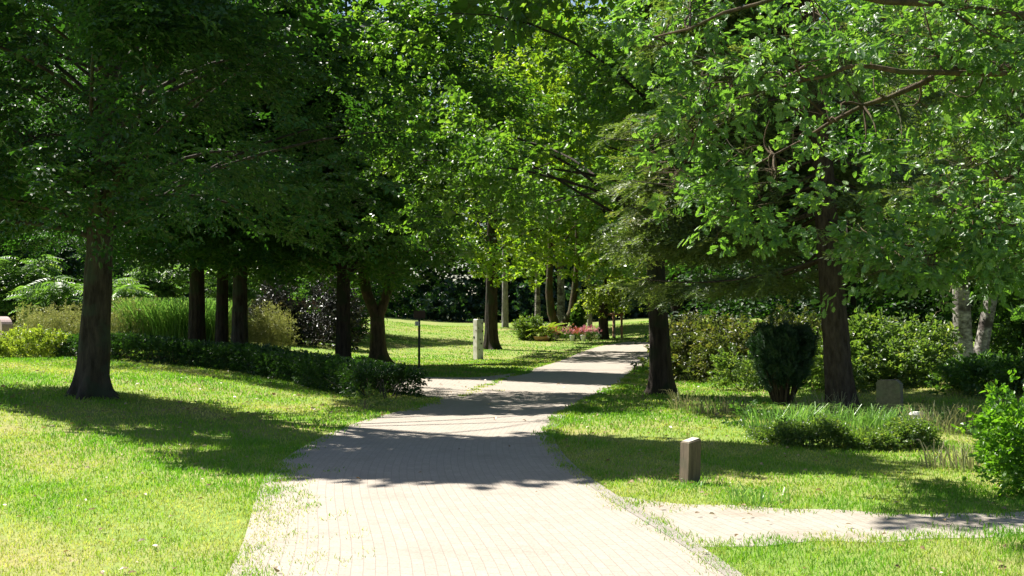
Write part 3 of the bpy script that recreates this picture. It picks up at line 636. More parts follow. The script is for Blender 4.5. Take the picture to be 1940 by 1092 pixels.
broadleaf('birch_tree', 'white birch between the columnar juniper and the dark upright trunk', 1117, 618, 7, 12, 3.0, 4.6, 'tuft_far', 'maple', 'bark_birch', 34, 24, 1.3, .6, 24, pos=(4.602, 72), radius=0.15, flare=.1, group='birches beyond the flower bed')
broadleaf('birch_tree', 'thick straight birch rising between the two leaning stems', 1062, 622, 12, 13, 3.2, 4.6, 'tuft_far', 'maple', 'bark_birch', 34, 24, 1.3, .6, 25, pos=(2.800, 70), radius=0.24, flare=.1, group='birches beyond the flower bed')

def spruce():
    OWNER[0] = 'spruce'
    rg = np.random.default_rng(31); x, y = g(1596, 782); zb = tz1(x, y); H = 13.0
    root = empty('spruce_tree', (x, y, zb), 'spruce with reddish leaning trunk and drooping needle boughs behind the clipped yew', 'tree', 'trees along the path')
    pts = stem_pts((x, y, zb), H, (-1.0, 0), .05, 50, 31); r = pm(52, y) / 2
    t = MB(); rad = r * np.clip(1 - (pts[:, 2] - zb) / H, .05, 1) ** .8
    tube(t, pts, rad, 44, .04, .35, 31); P = []; D = []
    for i in range(165):
        z = zb + (3.38 if i % 3 else 2.6) + (H - 3) * rg.uniform(0, 1) ** 1.5; a = rg.uniform(0, 6.283) if i % 3 == 0 else rg.normal(2.55, .55); tt = (z - zb - 2.4) / (H - 2.4)
        L = (4.3 * (1 - tt) + .4) * rg.uniform(.7, 1.1)
        if math.cos(a) > .3: L *= .75
        p0 = along(pts, z); d = np.array([math.cos(a), math.sin(a), 0])
        p1 = p0 + d * L + np.array([0, 0, -.14 * L + .1])
        cv = curve(p0, p1, (0, 0, -.07 * L), 9)
        if sunny(cv[3:]).mean() > .4: continue
        tube(t, cv, np.linspace(.03, .005, 9), 5)
        m = int(10 * L)
        s = rg.uniform(.15, 1, m); q = np.stack([np.interp(s, np.linspace(0, 1, 9), cv[:, k]) for k in range(3)], 1)
        sd = np.cross(d, [0, 0, 1]); sg = rg.choice([-1, 1], m)
        P.append(q + sd * (sg * rg.uniform(0, .5, m) * (1 - s * .6))[:, None] + rg.normal(0, .06, (m, 3)))
        D.append(d * .7 + sd * (sg * .8)[:, None] + np.array([0, 0, -.3]) + rg.normal(0, .25, (m, 3)))
    t.build('trunk', 'bark_red', root); cm = MB()
    put_sprays(cm, 'spruce', np.concatenate(P), np.concatenate(D), 1.0, .3, True, .9, 3); cm.build('crown', 'spruce', root); OWNER[0] = ''
spruce()

def birch_pair():
    rg = np.random.default_rng(33); x, y = g(1826, 706); zb = tz1(x, y); r = pm(36, y) / 2
    root = empty('birch_tree', (x, y, zb), 'old birch with two rough white stems among dark shrubs behind the grave', 'tree', 'trees along the path')
    t = MB(); H = 13; A = stem_pts((x, y, zb), H, (-.3, 0), .12, 16, 33); tube(t, A, r * np.clip(1 - (A[:, 2] - zb) / H, .08, 1), 14, .06, .3, 33)
    B = stem_pts((x + .35, y + .15, zb), H * .9, (2.4, .3), .08, 16, 34); tube(t, B, .75 * r * np.clip(1 - (B[:, 2] - zb) / H, .08, 1), 12, .06, .3, 34)
    P = []; D = []
    for i in range(90):
        st = A if i % 2 else B; z = zb + 2.8 + 8 * rg.uniform(0, 1); a = rg.uniform(0, 6.283); L = rg.uniform(.8, 3.2)
        p0 = along(st, z); d = np.array([math.cos(a), math.sin(a), 0]); p1 = p0 + d * L + np.array([0, 0, .15 * L])
        cv = curve(p0, p1, (0, 0, .12 * L), 8); tube(t, cv, np.linspace(.03, .006, 8), 5)
        m = 44; s = rg.uniform(.3, 1, m); q = np.stack([np.interp(s, np.linspace(0, 1, 8), cv[:, k]) for k in range(3)], 1)
        P.append(q + rg.normal(0, 1, (m, 3)) * np.array([.35, .35, .3]) + np.array([0, 0, -.25])); D.append(d * .4 + rg.normal(0, .5, (m, 3)) + np.array([0, 0, -.8]))
    t.build('trunk', 'bark_birch', root); cm = MB()
    put_sprays(cm, 'birch', np.concatenate(P), np.concatenate(D), 1.15, .5, True, .9, 4); cm.build('crown', 'birch_leaf', root)
birch_pair()

def near_oak():
    rg = np.random.default_rng(35); x, y = 7.0, 13.0; zb = tz1(x, y)
    root = empty('oak_tree', (x, y, zb), 'near oak whose lobed leaves and bare limbs hang in front of the spruce', 'tree', 'trees along the path')
    t = MB(); H = 11; A = stem_pts((x, y, zb), H, (.2, .2), .1, 16, 35); tube(t, A, .3 * np.clip(1 - (A[:, 2] - zb) / H, .1, 1), 14, .05, .5, 35)
    limbs = []; th = .72
    def limb(ps, r0, r1):
        ps = np.array(ps); s = np.linspace(0, 1, len(ps)); tt = np.linspace(0, 1, 14)
        c = np.stack([np.interp(tt, s, ps[:, k]) for k in range(3)], 1)
        for _ in range(3): c[1:-1] = .25 * c[:-2] + .5 * c[1:-1] + .25 * c[2:]
        c[1:-1] += rg.normal(0, .02, (12, 3)); tube(t, c, np.linspace(r0, r1, 14) * th, 8); limbs.append(c)
    limb([along(A, 4.2), at(1940, 122, 12.6), at(1830, 118, 12.4), at(1700, 172, 12.3), at(1560, 250, 12.6), at(1400, 330, 13)], .075, .012)
    limb([along(A, 4.6), at(1930, 10, 11.5), at(1720, 20, 11.2), at(1560, -40, 11), at(1420, 20, 11.2), at(1240, 70, 11.6)], .07, .012)
    limb([along(A, 4.0), at(1960, 300, 12.2), at(1850, 380, 11.6), at(1760, 470, 11.4), at(1700, 515, 11.3)], .05, .006)
    limb([along(A, 5.0), at(1900, -60, 13.5), at(1650, 60, 13.5), at(1400, 200, 13.8), at(1230, 290, 13.8)], .06, .01)
    limb([along(A, 4.4), at(1800, 150, 11.5), at(1620, 120, 11.2), at(1500, 160, 11.4), at(1330, 210, 12)], .05, .01)
    cl = []
    def region(n, u0, u1, v0, v1, d0, d1):
        for _ in range(n): cl.append(at(rg.uniform(u0, u1), rg.uniform(v0, v1), rg.uniform(d0, d1)))
    region(16, 1260, 1560, -40, 160, 11, 13.5); region(16, 1560, 1960, -40, 130, 10.8, 13.5)
    region(14, 1230, 1520, 180, 330, 12, 14); region(12, 1270, 1480, 330, 430, 12.3, 13.6); region(10, 1480, 1720, 250, 350, 11.8, 13.2)
    region(10, 1500, 1800, 130, 260, 11.5, 13.2); region(12, 1800, 1960, 370, 490, 11, 12); region(5, 1600, 1720, 380, 440, 11.6, 12.4); region(5, 1700, 1800, 470, 525, 11.2, 11.6)
    region(6, 1820, 1960, 200, 340, 11.5, 13.2); region(8, 1500, 1650, 0, 300, 12.5, 14.5)
    for _ in range(26):                   # the rest of the crown, above and outside the frame
        a = rg.uniform(0, 6.283); rr = 3.8 * math.sqrt(rg.uniform(.1, 1)); cl.append(np.array([x + 2.6 + rr * math.cos(a), y - 1 + rr * math.sin(a), rg.uniform(5.2, 10)]))
    cl = np.array(cl)
    allp = np.concatenate(limbs + [A[5:]])
    for c in cl:
        k = np.argmin(np.linalg.norm(allp - c, axis=1)); cv = curve(allp[k], c, rg.normal(0, .06, 3), 6); tube(t, cv, np.linspace(.014, .004, 6), 5)
        for q in range(0 if sunny(c[None], .5)[0] else 7): e = c + rg.normal(0, 1, 3) * np.array([.3, .3, .16]); tube(t, curve(cv[4 - q % 3], e, rg.normal(0, .03, 3), 4), np.linspace(.006, .002, 4), 4)
    # a dead hanging twig
    limb([at(1818, 530, 11.5), at(1800, 560, 11.5), at(1775, 590, 11.5), at(1762, 618, 11.5)], .012, .004)
    t.build('trunk', 'bark_moss', root)
    cm = MB(); n = len(cl); per = 23
    off = rg.normal(0, 1, (n * per, 3)) * np.array([.24, .24, .13]); P = np.repeat(cl, per, 0) + off; D = unit(off) + rg.normal(0, .4, off.shape) + np.array([-.25, -.1, -.2])
    put_sprays(cm, 'oak', P, D, 1.0, .4, True, .5, 9)
    cm.build('crown', 'oak', root)
near_oak()

# understorey and trees closing the view behind the right-hand shrubs, and out of frame on the left
for i, (px, py, H, R, z0, lab) in enumerate([
    (15.5, 31, 12, 5, .8, 'dark dense tree filling the gloom behind the two-stemmed birch'),
    (10.0, 36, 11, 4.6, .8, 'dark low-branched tree behind the spruce boughs'),
    (20.5, 41, 13, 5.5, .8, 'dark dense tree farther back behind the two-stemmed birch')]):
    broadleaf('broadleaf_tree', lab, 0, 0, 0, H, R, z0, 'horn_far', 'hornbeam', 'bark_dark', 75, 32, 1.4, .6, 50 + i, pos=(px, py), radius=.2, group='dark trees closing the view', flare=.3)
broadleaf('broadleaf_tree', 'dark shaded tree at the picture edge behind the reddish gravestone', 0, 0, 0, 13, 5.5, 1.8, 'horn_far', 'hornbeam', 'bark_dark', 90, 32, 1.4, .55, 54, pos=(-25, 58), radius=.25, group='dark trees closing the view', flare=.3)
broadleaf('broadleaf_tree', 'dark tree rising behind the tall bright grass clump', 0, 0, 0, 14, 5.5, 1.8, 'horn_far', 'hornbeam', 'bark_dark', 90, 32, 1.4, .55, 55, pos=(-16, 62), radius=.25, group='dark trees closing the view', flare=.3)
broadleaf('broadleaf_tree', 'dark tree rising behind the purple bush', 0, 0, 0, 14, 5.2, 1.4, 'horn_far', 'hornbeam', 'bark_dark', 90, 32, 1.4, .55, 56, pos=(-9.5, 60), radius=.25, group='dark trees closing the view', flare=.3)

# the far wood: one mass
def woods():
    rg = np.random.default_rng(61); mb = MB(); tm = MB()
    spots = [(rg.uniform(-75, 75), rg.uniform(87, 98)) for _ in range(24)] + [(-70 + i * 7.5 + rg.normal(0, 1), 106 + rg.normal(0, 3)) for i in range(20)] + [(20 + rg.uniform(0, 14), rg.uniform(48, 76)) for _ in range(9)] + [(-42 + rg.uniform(0, 12), rg.uniform(55, 78)) for _ in range(7)]
    for x, y in spots:
        H = rg.uniform(20, 27) if y > 78 else rg.uniform(13, 18); R = rg.uniform(4, 5.5); zb = tz1(x, y)
        pts = stem_pts((x, y, zb), H * .9, (0, 0), .2, 10, int(rg.integers(999))); tube(tm, pts, .28 * np.clip(1 - (pts[:, 2] - zb) / H, .1, 1), 8)
        cs = crown_clusters(rg, pts, zb + .6, zb + H, R, 60, 'egg', .35); per = 20
        off = rg.normal(0, 1, (len(cs) * per, 3)) * np.array([.9, .9, .55]); P = np.repeat(cs, per, 0) + off
        D = unit(P - np.array([x, y, 0]) * np.array([1, 1, 0])) * 0 + unit(off) + rg.normal(0, .4, off.shape) + np.array([0, 0, -.3])
        put_sprays(mb, 'wood', P, D, 1.15, .4, y < 78, .9, int(rg.integers(999)))
    for i in range(330):
        a = rg.uniform(-75, 75); c = np.array([a, rg.uniform(86, 116), 0]); c[2] = tz1(c[0], c[1]); off = np.abs(rg.normal(0, 1, (34, 3))) * np.array([1, 1, 1.3]) * np.where(rg.uniform(size=(34, 3)) < .5, -1, 1) * np.array([1.2, 1, 0]) + np.abs(rg.normal(0, 1.6, (34, 1))) * np.array([0, 0, 1.])
        put_sprays(mb, 'wood', c + off, rg.normal(0, .6, off.shape) + np.array([0, 0, .3]), 1.0, .4, False, .9, i)
    o = mb.build('far_woods', 'wood_leaf'); tag(o, 'dense dark far wood closing the view', kind='stuff')
    tr = tm.build('trunk', 'bark_dark'); tr.parent = o; tr['kind'] = 'stuff'
woods()

# ================================================================== shrubs and plants
def shrub(name, label, x, y, rx, ry, h, spray, mat, n, seed, scale=1.0, cat='shrub', group=None, stems=14, stem_mat='twig', z_lo=.05, prune=False, dome=.5, lean=None):
    rg = np.random.default_rng(seed); zb = tz1(x, y); root = empty(name, (x, y, zb), label, cat, group)
    lob = rg.normal(0, 1, (max(6, n // 90), 3)); lob[:, 2] = np.abs(lob[:, 2]); lob = unit(lob) * rg.uniform(.35, 1.0, (len(lob), 1))
    k = rg.integers(0, len(lob), n); q = lob[k] + rg.normal(0, .19, (n, 3)); q[:, 2] = np.abs(q[:, 2]) ** .9
    q *= (1 / np.maximum(1, np.linalg.norm(q, axis=1) / 1.18))[:, None]
    P = np.stack([x + q[:, 0] * rx, y + q[:, 1] * ry, q[:, 2] * h], 1); P[:, 2] += tz(P[:, 0], P[:, 1]) + z_lo
    D = q * np.array([1, 1, 1.0]) + rg.normal(0, .45, q.shape) + np.array([0, 0, .1])
    t = MB()
    for i in range(stems):
        c = lob[i % len(lob)]; p1 = np.array([x + c[0] * rx, y + c[1] * ry, zb + c[2] * h]); p0 = np.array([x + c[0] * rx * .15, y + c[1] * ry * .15, zb - .05])
        tube(t, curve(p0, p1, (c[0] * .1, 0, .1), 6), np.linspace(.018, .005, 6) * max(.5, h / 1.5), 5)
    t.build('woody_stems', stem_mat, root); m = MB(); put_sprays(m, spray, P, D, scale, .5, prune, .9, seed); m.build('foliage', mat, root)
    return root

# low hedge
def hedge():
    rg = np.random.default_rng(71)
    c = px_line([(75, 672), (200, 680), (330, 690), (450, 700), (560, 718), (640, 735), (700, 747), (738, 755)], 60)
    root = empty('hedge', (*c[30], tz1(*c[30])), 'long low dark hedge running from the flared trunk to the path', 'hedge')
    n = 9000; s = rg.uniform(0, 1, n); i = s * 59; px = np.interp(i, np.arange(60), c[:, 0]); py = np.interp(i, np.arange(60), c[:, 1])
    th = rg.uniform(-.35, np.pi + .35, n); W = .55 + .1 * np.sin(s * 40); Hh = .27 + .03 * np.sin(s * 23 + 1)
    e = .6 * np.sign(np.cos(th)) * np.abs(np.cos(th)) ** .5; f = np.sign(np.sin(th)) * np.abs(np.sin(th)) ** .5
    dd = np.stack([np.gradient(c[:, 1]), -np.gradient(c[:, 0])], 1); dd = unit(dd); nx = np.interp(i, np.arange(60), dd[:, 0]); ny = np.interp(i, np.arange(60), dd[:, 1])
    k = rg.uniform(.75, 1.02, n)
    P = np.stack([px + nx * e / .6 * W * k, py + ny * e / .6 * W * k, 0 * px], 1); P[:, 2] = tz(P[:, 0], P[:, 1]) + .2 + f * Hh * k
    D = np.stack([nx * e, ny * e, f * .6 + .2], 1) + rg.normal(0, .4, (n, 3))
    m = MB(); put_sprays(m, 'small', P, D, 1.05, .5, False, .9, 71); m.build('foliage', 'hedge', root)
    t = MB()
    for j in range(0, 60, 1):
        x, y = c[j]; z = tz1(x, y)
        for q in range(3):
            o = rg.normal(0, .13, 2); tube(t, curve((x + o[0], y + o[1], z - .03), (x + o[0] * 2.5, y + o[1] * 2.5, z + .38), (0, 0, 0), 4), np.linspace(.014, .005, 4), 5)
    t.build('woody_stems', 'twig', root)
hedge()
p = g(25, 680)
shrub('shrub', 'low yellow-green clipped bush below the reddish gravestone', p[0], p[1] + .6, 1.3, .7, .62, 'small', 'yellow_leaf', 900, 72, 1.1)

def sumacs():
    rg = np.random.default_rng(73)
    labs = ['tall feathery pinnate shrub above the reddish gravestone', 'feathery pinnate shrub just beside the thick flared trunk', 'feathery pinnate shrub between flared trunk and tall grass clump',
            'large pinnate shrub behind the tall grass clump', 'pinnate shrub overhanging behind the three close trunks']
    for i, (u, d, h, n) in enumerate([(20, 50, 3.6, 520), (105, 47, 2.7, 400), (235, 48, 2.9, 400), (310, 53, 4.0, 520), (440, 54, 3.6, 420)]):
        x = (u - 970) / F_PX * d; zb = tz1(x, d); root = empty('pinnate_shrub', (x, d, zb), labs[i], 'shrub', 'pinnate shrubs behind the hedge')
        t = MB(); P = []; D = []
        for s in range(9):
            a = rg.uniform(0, 6.283); top = np.array([x + math.cos(a) * rg.uniform(.3, 1.4), d + math.sin(a) * rg.uniform(.2, .9), zb + h * rg.uniform(.55, 1)])
            cv = curve((x, d, zb - .05), top, (0, 0, .2), 7); tube(t, cv, np.linspace(.035, .012, 7), 6)
            m = n // 9; q = rg.uniform(.2, 1, m) ** .7; pp = np.stack([np.interp(q, np.linspace(0, 1, 7), cv[:, k]) for k in range(3)], 1)
            b = rg.uniform(0, 6.283, m); P.append(pp); D.append(np.stack([np.cos(b), np.sin(b), rg.uniform(-.1, .6, m)], 1))
        t.build('woody_stems', 'twig', root); mbb = MB(); put_sprays(mbb, 'frond', np.concatenate(P), np.concatenate(D), 1.0, .25, False, .9, 73 + i); mbb.build('foliage', 'sumac', root)
sumacs()
def herbs(label, u, d, rx, ry, h, n, seed):
    rg = np.random.default_rng(seed); x = (u - 970) / F_PX * d; zb = tz1(x, d); k = n // 7
    q = rg.uniform(-1, 1, (k, 2)); q = q[np.linalg.norm(q, axis=1) < 1]; bx = x + q[:, 0] * rx; by = d + q[:, 1] * ry; hh = h * rg.uniform(.55, 1.1, len(q))
    root = empty('goldenrod_patch', (x, d, zb), label, 'plant', 'yellow herbs behind the hedge'); st = MB(); fo = MB(); P = []; D = []
    for a, b, c in zip(bx, by, hh):
        z = tz1(a, b); l = rg.normal(0, .12, 2); st.add([(a - .006, b, z - .02), (a + .006, b, z - .02), (a + l[0] + .004, b + l[1], z + c), (a + l[0] - .004, b + l[1], z + c)], [(0, 1, 2, 3)])
        t = rg.uniform(.2, 1, 7); P.append(np.stack([a + l[0] * t, b + l[1] * t, z + c * t], 1)); D.append(np.stack([rg.normal(0, .7, 7), rg.normal(0, .7, 7), np.full(7, .6)], 1))
    put_sprays(fo, 'herb', np.concatenate(P), np.concatenate(D), .75, .5, False, .9, seed)
    st.build('woody_stems', 'goldenrod', root); fo.build('foliage', 'goldenrod', root)
def clump(name, label, u, d, rad, n, h, wid, arch, mat, seed, cat='plant', group=None, elong=(1, 1), x=None):
    if x is None: x = (u - 970) / F_PX * d
    o = MB(); blades(o, x, d, rad, n, h, wid, arch, seed, elong=elong); zb = tz1(x, d)
    return tag(o.build(name, mat, None, (x, d, zb)), label, cat, group)
clump('tall_grass', 'tall bright green grass clump arching behind the hedge', 338, 44, 1.9, 4200, 2.0, .03, .75, 'tallgrass', 81, elong=(1, .6))
herbs('dry yellow herbs between flared trunk and tall grass clump', 235, 43.5, 1.38, .9, 1.61, 1500, 82)
herbs('yellow herbs between gravestone and flared trunk', 100, 44, 1.38, .9, 1.44, 1500, 83)
herbs('yellow herbs beside the purple bush, behind the last of the close trunks', 495, 42, 1.03, .9, 1.53, 1500, 84)
shrub('purple_shrub', 'dark purple-leaved rounded bush behind the hedge', (585 - 970) / F_PX * 50, 50, 1.9, 1.4, 2.3, 'small', 'purple', 1500, 85, 2.2)
shrub('shrub', 'bright shrub peeping over the purple bush', (625 - 970) / F_PX * 54, 54, 1.2, 1.2, 3.0, 'small', 'shrub_mid', 800, 86, 2.4)

# right side
shrub('olive_shrub', 'olive-brown straggly shrub leaning behind the tall trunk at the path edge', 4.6, 31, 1.2, 1.2, 1.2, 'small', 'olive', 1100, 91, 1.6, group='shrubs on the far bank')
shrub('olive_shrub', 'olive shrub under the spruce boughs behind the clipped yew', 6.2, 30, 1.4, 1.2, 1.4, 'small', 'olive', 1200, 92, 1.6, group='shrubs on the far bank')
shrub('shrub', 'small yellow-green bush showing beside the clipped yew', 5.1, 27, .55, .5, .65, 'small', 'shrub_light', 300, 93, 1.2, group='shrubs on the far bank')
shrub('shrub', 'pale round-leaved shrub behind the stone beside the spruce trunk', 7.7, 25.5, 1.3, 1.2, 1.1, 'small', 'shrub_light', 1500, 94, 1.7, group='shrubs on the far bank')
shrub('shrub', 'shrub with pale leaves below the hanging dead twig', 7.9, 26.8, .9, 1.0, .9, 'small', 'shrub_light', 1100, 95, 1.6, group='shrubs on the far bank')
shrub('shrub', 'dark spreading undergrowth shrub at the foot of the birch', 9.6, 22.5, 1.5, 1.2, .35, 'small', 'shrub_mid', 1500, 96, 1.5, group='shrubs on the far bank')
shrub('shrub', 'tall dark shrub behind the bright bush at the picture edge', 13.4, 29.5, 2.0, 1.6, 2.6, 'small', 'shrub_mid', 2000, 97, 1.8, group='shrubs on the far bank')
p = g(1925, 950)
shrub('bright_shrub', 'bright green leafy bush beside the side path', p[0] + .75, p[1] + .8, .85, .8, .88, 'small', 'shrub_bright', 1700, 98, 1.0)

def yew():
    rg = np.random.default_rng(101); x, y = g(1482, 768); zb = tz1(x, y); h = 1.38
    root = empty('yew_bush', (x, y, zb), 'dark vase-shaped clipped yew beside the spruce trunk', 'bush')
    t = MB(); P = []; D = []
    for i in range(46):
        a = rg.uniform(0, 6.283); r1 = .54 * math.sqrt(rg.uniform(.08, 1)); hh = h * rg.uniform(.78, 1.0)
        p0 = np.array([x + .12 * math.cos(a), y + .12 * math.sin(a), zb - .03]); p1 = np.array([x + r1 * math.cos(a), y + r1 * math.sin(a), zb + hh])
        cv = curve(p0, p1, (r1 * .1 * math.cos(a), r1 * .1 * math.sin(a), 0), 9); tube(t, cv, np.linspace(.02, .006, 9), 5)
        m = 74; s = rg.uniform(.0, 1, m) ** .6 * .74 + .26; pp = np.stack([np.interp(s, np.linspace(0, 1, 9), cv[:, k]) for k in range(3)], 1)
        out = rg.normal(0, 1, (m, 3)); P.append(pp + out * .03); D.append(unit(out) * .5 + np.array([0, 0, 1.1]))
    t.build('woody_stems', 'bark_red', root); m = MB(); put_sprays(m, 'yew', np.concatenate(P), np.concatenate(D), 1.0, .6, False, .9, 101); m.build('foliage', 'yew', root)
yew()

# groundcover bed, tufts and weeds on the right
def bed():
    rg = np.random.default_rng(103)
    c = px_line([(1440, 838), (1500, 850), (1600, 856), (1700, 856), (1775, 850)], 30); x, y = c[15] + np.array([0, .45])
    root = empty('low_hedge', (x, y, tz1(x, y)), 'low bright green hedge edging the grave bed', 'hedge')
    n = 2600; s = rg.uniform(0, 29, n); px = np.interp(s, np.arange(30), c[:, 0]); py = np.interp(s, np.arange(30), c[:, 1]) + rg.uniform(0, .6, n)
    P = np.stack([px, py, tz(px, py) + (.16 + .09 * np.sin(px * 5.3) + .05 * np.sin(px * 13)) * rg.uniform(0, 1, n) ** .5], 1); D = rg.normal(0, .5, (n, 3)) + np.array([0, -.3, .6])
    m = MB(); put_sprays(m, 'tiny', P, D, 1.2, .5, False, .9, 103); m.build('foliage', 'shrub_light', root)
    t = MB()
    for j in range(120):
        q = rg.integers(0, 30); xx, yy = c[q, 0] + rg.normal(0, .05), c[q, 1] + rg.uniform(0, .8); tube(t, curve((xx, yy, tz1(xx, yy) - .02), (xx + rg.normal(0, .06), yy, tz1(xx, yy) + .17), (0, 0, 0), 4), np.linspace(.007, .003, 4), 4)
    t.build('woody_stems', 'twig', root)
bed()
for i, (u, v, n, h, lab, mt) in enumerate([
    (1480, 815, 260, .42, 'light grass tuft at the near corner of the grave bed', 'tallgrass'), (1545, 812, 240, .4, 'grass tuft in front of the spruce trunk', 'tallgrass'),
    (1640, 815, 260, .4, 'grass tuft below the grey gravestone', 'tallgrass'), (1710, 815, 200, .36, 'grass tuft just beyond the low hedge', 'tallgrass'),
    (1790, 820, 300, .55, 'dry seeding grass tuft at the far end of the low hedge', 'drygrass'), (1300, 778, 120, .5, 'thin seeding grass at the foot of the tall trunk', 'drygrass'),
    (1370, 785, 240, .45, 'dry grass between the tall trunk and the yew', 'drygrass'), (1560, 790, 160, .55, 'seeding grass in front of the yew and spruce', 'drygrass'),
    (1440, 955, 60, .2, 'long-bladed grass tuft at the lawn edge by the side path', 'tallgrass'), (1840, 890, 260, .4, 'pale grass beside the bright bush', 'drygrass'), (1300, 925, 45, .11, 'weed tuft at the foot of the timber post', 'tallgrass')]):
    p = g(u, v); clump('grass_tuft', lab, 0, p[1], .35 if n > 150 else .2, n if mt != 'drygrass' else int(n * .6), h * (1 if mt != 'drygrass' else .85), .012, 1.0 if mt != 'drygrass' else .85, mt, 110 + i, 'grass tuft', 'grass tufts in the lawn', (1.5, .8), x=p[0])
for i, (u, v, lab) in enumerate([(1412, 808, 'broad-leaved dark weed at the corner of the grave bed'), (690, 778, 'small pale weed at the path edge by the hedge end')]):
    p = g(u, v); shrub('weed', lab, p[0], p[1], .2, .2, .28 if i == 0 else .2, 'small', 'shrub_mid' if i == 0 else 'shrub_light', 22, 125 + i, 1.0, 'weed', stems=5)

# ================================================================== built things
def box(mb, lo, hi, bev=0.0):
    x0, y0, z0 = lo; x1, y1, z1 = hi; b = bev
    if b == 0:
        V = [(x0, y0, z0), (x1, y0, z0), (x1, y1, z0), (x0, y1, z0), (x0, y0, z1), (x1, y0, z1), (x1, y1, z1), (x0, y1, z1)]
        mb.add(V, [(3, 2, 1, 0), (4, 5, 6, 7), (0, 1, 5, 4), (1, 2, 6, 5), (2, 3, 7, 6), (3, 0, 4, 7)]); return
    def ring(i, z): return [(x0 + i + b, y0 + i, z), (x1 - i - b, y0 + i, z), (x1 - i, y0 + i + b, z), (x1 - i, y1 - i - b, z), (x1 - i - b, y1 - i, z), (x0 + i + b, y1 - i, z), (x0 + i, y1 - i - b, z), (x0 + i, y0 + i + b, z)]
    V = ring(0, z0) + ring(0, z1 - b) + ring(b * .7, z1); F = []
    for r in (0, 8):
        for k in range(8): F.append((r + k, r + (k + 1) % 8, r + 8 + (k + 1) % 8, r + 8 + k))
    F += [tuple(range(16, 24)), tuple(range(7, -1, -1))]; mb.add(V, F)
def put(o, x, y, rz, z=None): o.location = (x, y, tz1(x, y) if z is None else z); o.rotation_euler = (0, 0, rz)

# short timber post
x, y = g(1306, 916); d = y; root = empty('timber_post', (0, 0, 0), 'short weathered square timber post with slanted top on the lawn', 'post')
wv, hv, dp = pm(30, d), pm(82, d), pm(20, d)
m = MB(); b = .012
V = []
for z0_, z1_, ins in ((-.15, -.15, 0), (hv * .93, hv * 1.0, 0), (hv * .95, hv * 1.02, b)):
    for sx, sy in ((-1, -1), (1, -1), (1, 1), (-1, 1)): V.append((sx * (wv / 2 - ins) + .02 * (z0_ > 0), sy * (wv * .42 - ins), z0_ if sx < 0 else z1_))
F = [(r + k, r + (k + 1) % 4, r + 4 + (k + 1) % 4, r + 4 + k) for r in (0, 4) for k in range(4)]
m.add(V, F); put(root, x, y, R_(32)); o = m.build('shaft', 'oldwood'); o.parent = root
m = MB(); m.add([(V[8 + k][0], V[8 + k][1], V[8 + k][2] + .002) for k in range(4)] + [(V[8 + k][0] * .99, V[8 + k][1] * .99, V[8 + k][2] + .006) for k in range(4)], [(k, (k + 1) % 4, 4 + (k + 1) % 4, 4 + k) for k in range(4)] + [(4, 5, 6, 7)]); o = m.build('top', 'endgrain'); o.parent = root

# white pillar with tap holes
x, y = g(906, 682); d = y; root = empty('stone_pillar', (0, 0, 0), 'white weathered square stone pillar with small holes on the lawn', 'pillar')
W, Hh = pm(15, d), pm(77, d); m = MB(); box(m, (-W / 2, -W / 2, -.2), (W / 2, W / 2, Hh), .03); o = m.build('shaft', 'concrete'); o.parent = root; put(root, x, y, R_(38))
def disc(mb, c, n, r, dep=.012, sides=10):
    n = np.array(n, float); a = np.cross(n, [0, 0, 1]); th = np.linspace(0, 6.283, sides, endpoint=False); c = np.array(c)
    ring = [c + (a * math.cos(t) + np.array([0, 0, 1]) * math.sin(t)) * r for t in th]; ring2 = [q + n * dep for q in ring]
    mb.add(ring + ring2, [(k, (k + 1) % sides, sides + (k + 1) % sides, sides + k) for k in range(sides)] + [tuple(range(sides, 2 * sides))])
for fx, fz, rr, face in [(.25, .9, .03, 0), (-.3, .78, .024, 0), (.3, .7, .034, 0), (-.05, .5, .03, 0), (.1, .4, .04, 0), (-.2, .25, .024, 0), (.2, .55, .05, 1), (-.2, .72, .03, 1)]:
    mm = MB(); k = W / 2 + .001
    if face == 0: disc(mm, (fx * W, -k, fz * Hh), (0, -1, 0), rr, .004)
    else: disc(mm, (-k, fx * W, fz * Hh), (-1, 0, 0), rr, .004)
    o = mm.build('hole_shade', 'hole_shade'); o.parent = root  # thin dark disc on the face, shade of a hole as colour
mm = MB(); tube(mm, curve((W / 2, W * .3, Hh * .58), (W / 2, W * .3, Hh * .4), (.12, 0, 0), 9), np.full(9, .018), 8); o = mm.build('handle', 'concrete'); o.parent = root

# sign post by the path
x, y = g(794, 700); d = y; root = empty('sign_post', (0, 0, 0), 'thin dark sign post with a small pale tag and brown board', 'sign'); put(root, x, y, R_(6))
hs = pm(112, d); m = MB(); box(m, (-.035, -.035, -.2), (.035, .035, hs * .93), .008); o = m.build('post', 'darkmetal'); o.parent = root
m = MB(); box(m, (-.17, -.052, hs * .86), (.19, -.037, hs * .99), 0); o = m.build('board', 'signwood'); o.parent = root
m = MB(); box(m, (-.13, -.05, hs * .735), (.0, -.037, hs * .81), 0); o = m.build('tag', 'whitestone'); o.parent = root

def slab(mb, w, dpt, h, top='round', n=14):
    pr = [(-w / 2, -.15), (w / 2, -.15)]
    if top == 'round': pr += [(w / 2 * math.cos(t), h * .72 + h * .28 * math.sin(t)) for t in np.linspace(0, math.pi, n)]
    else: pr += [(w / 2, h * .9), (w * .3, h), (-w * .42, h * .985), (-w / 2, h * .93)]
    k = len(pr); V = [(a, -dpt / 2, c) for a, c in pr] + [(a, dpt / 2, c) for a, c in pr]
    mb.add(V, [tuple(range(k)), tuple(range(2 * k - 1, k - 1, -1))] + [(j, k + j, k + (j + 1) % k, (j + 1) % k) for j in range(k)])
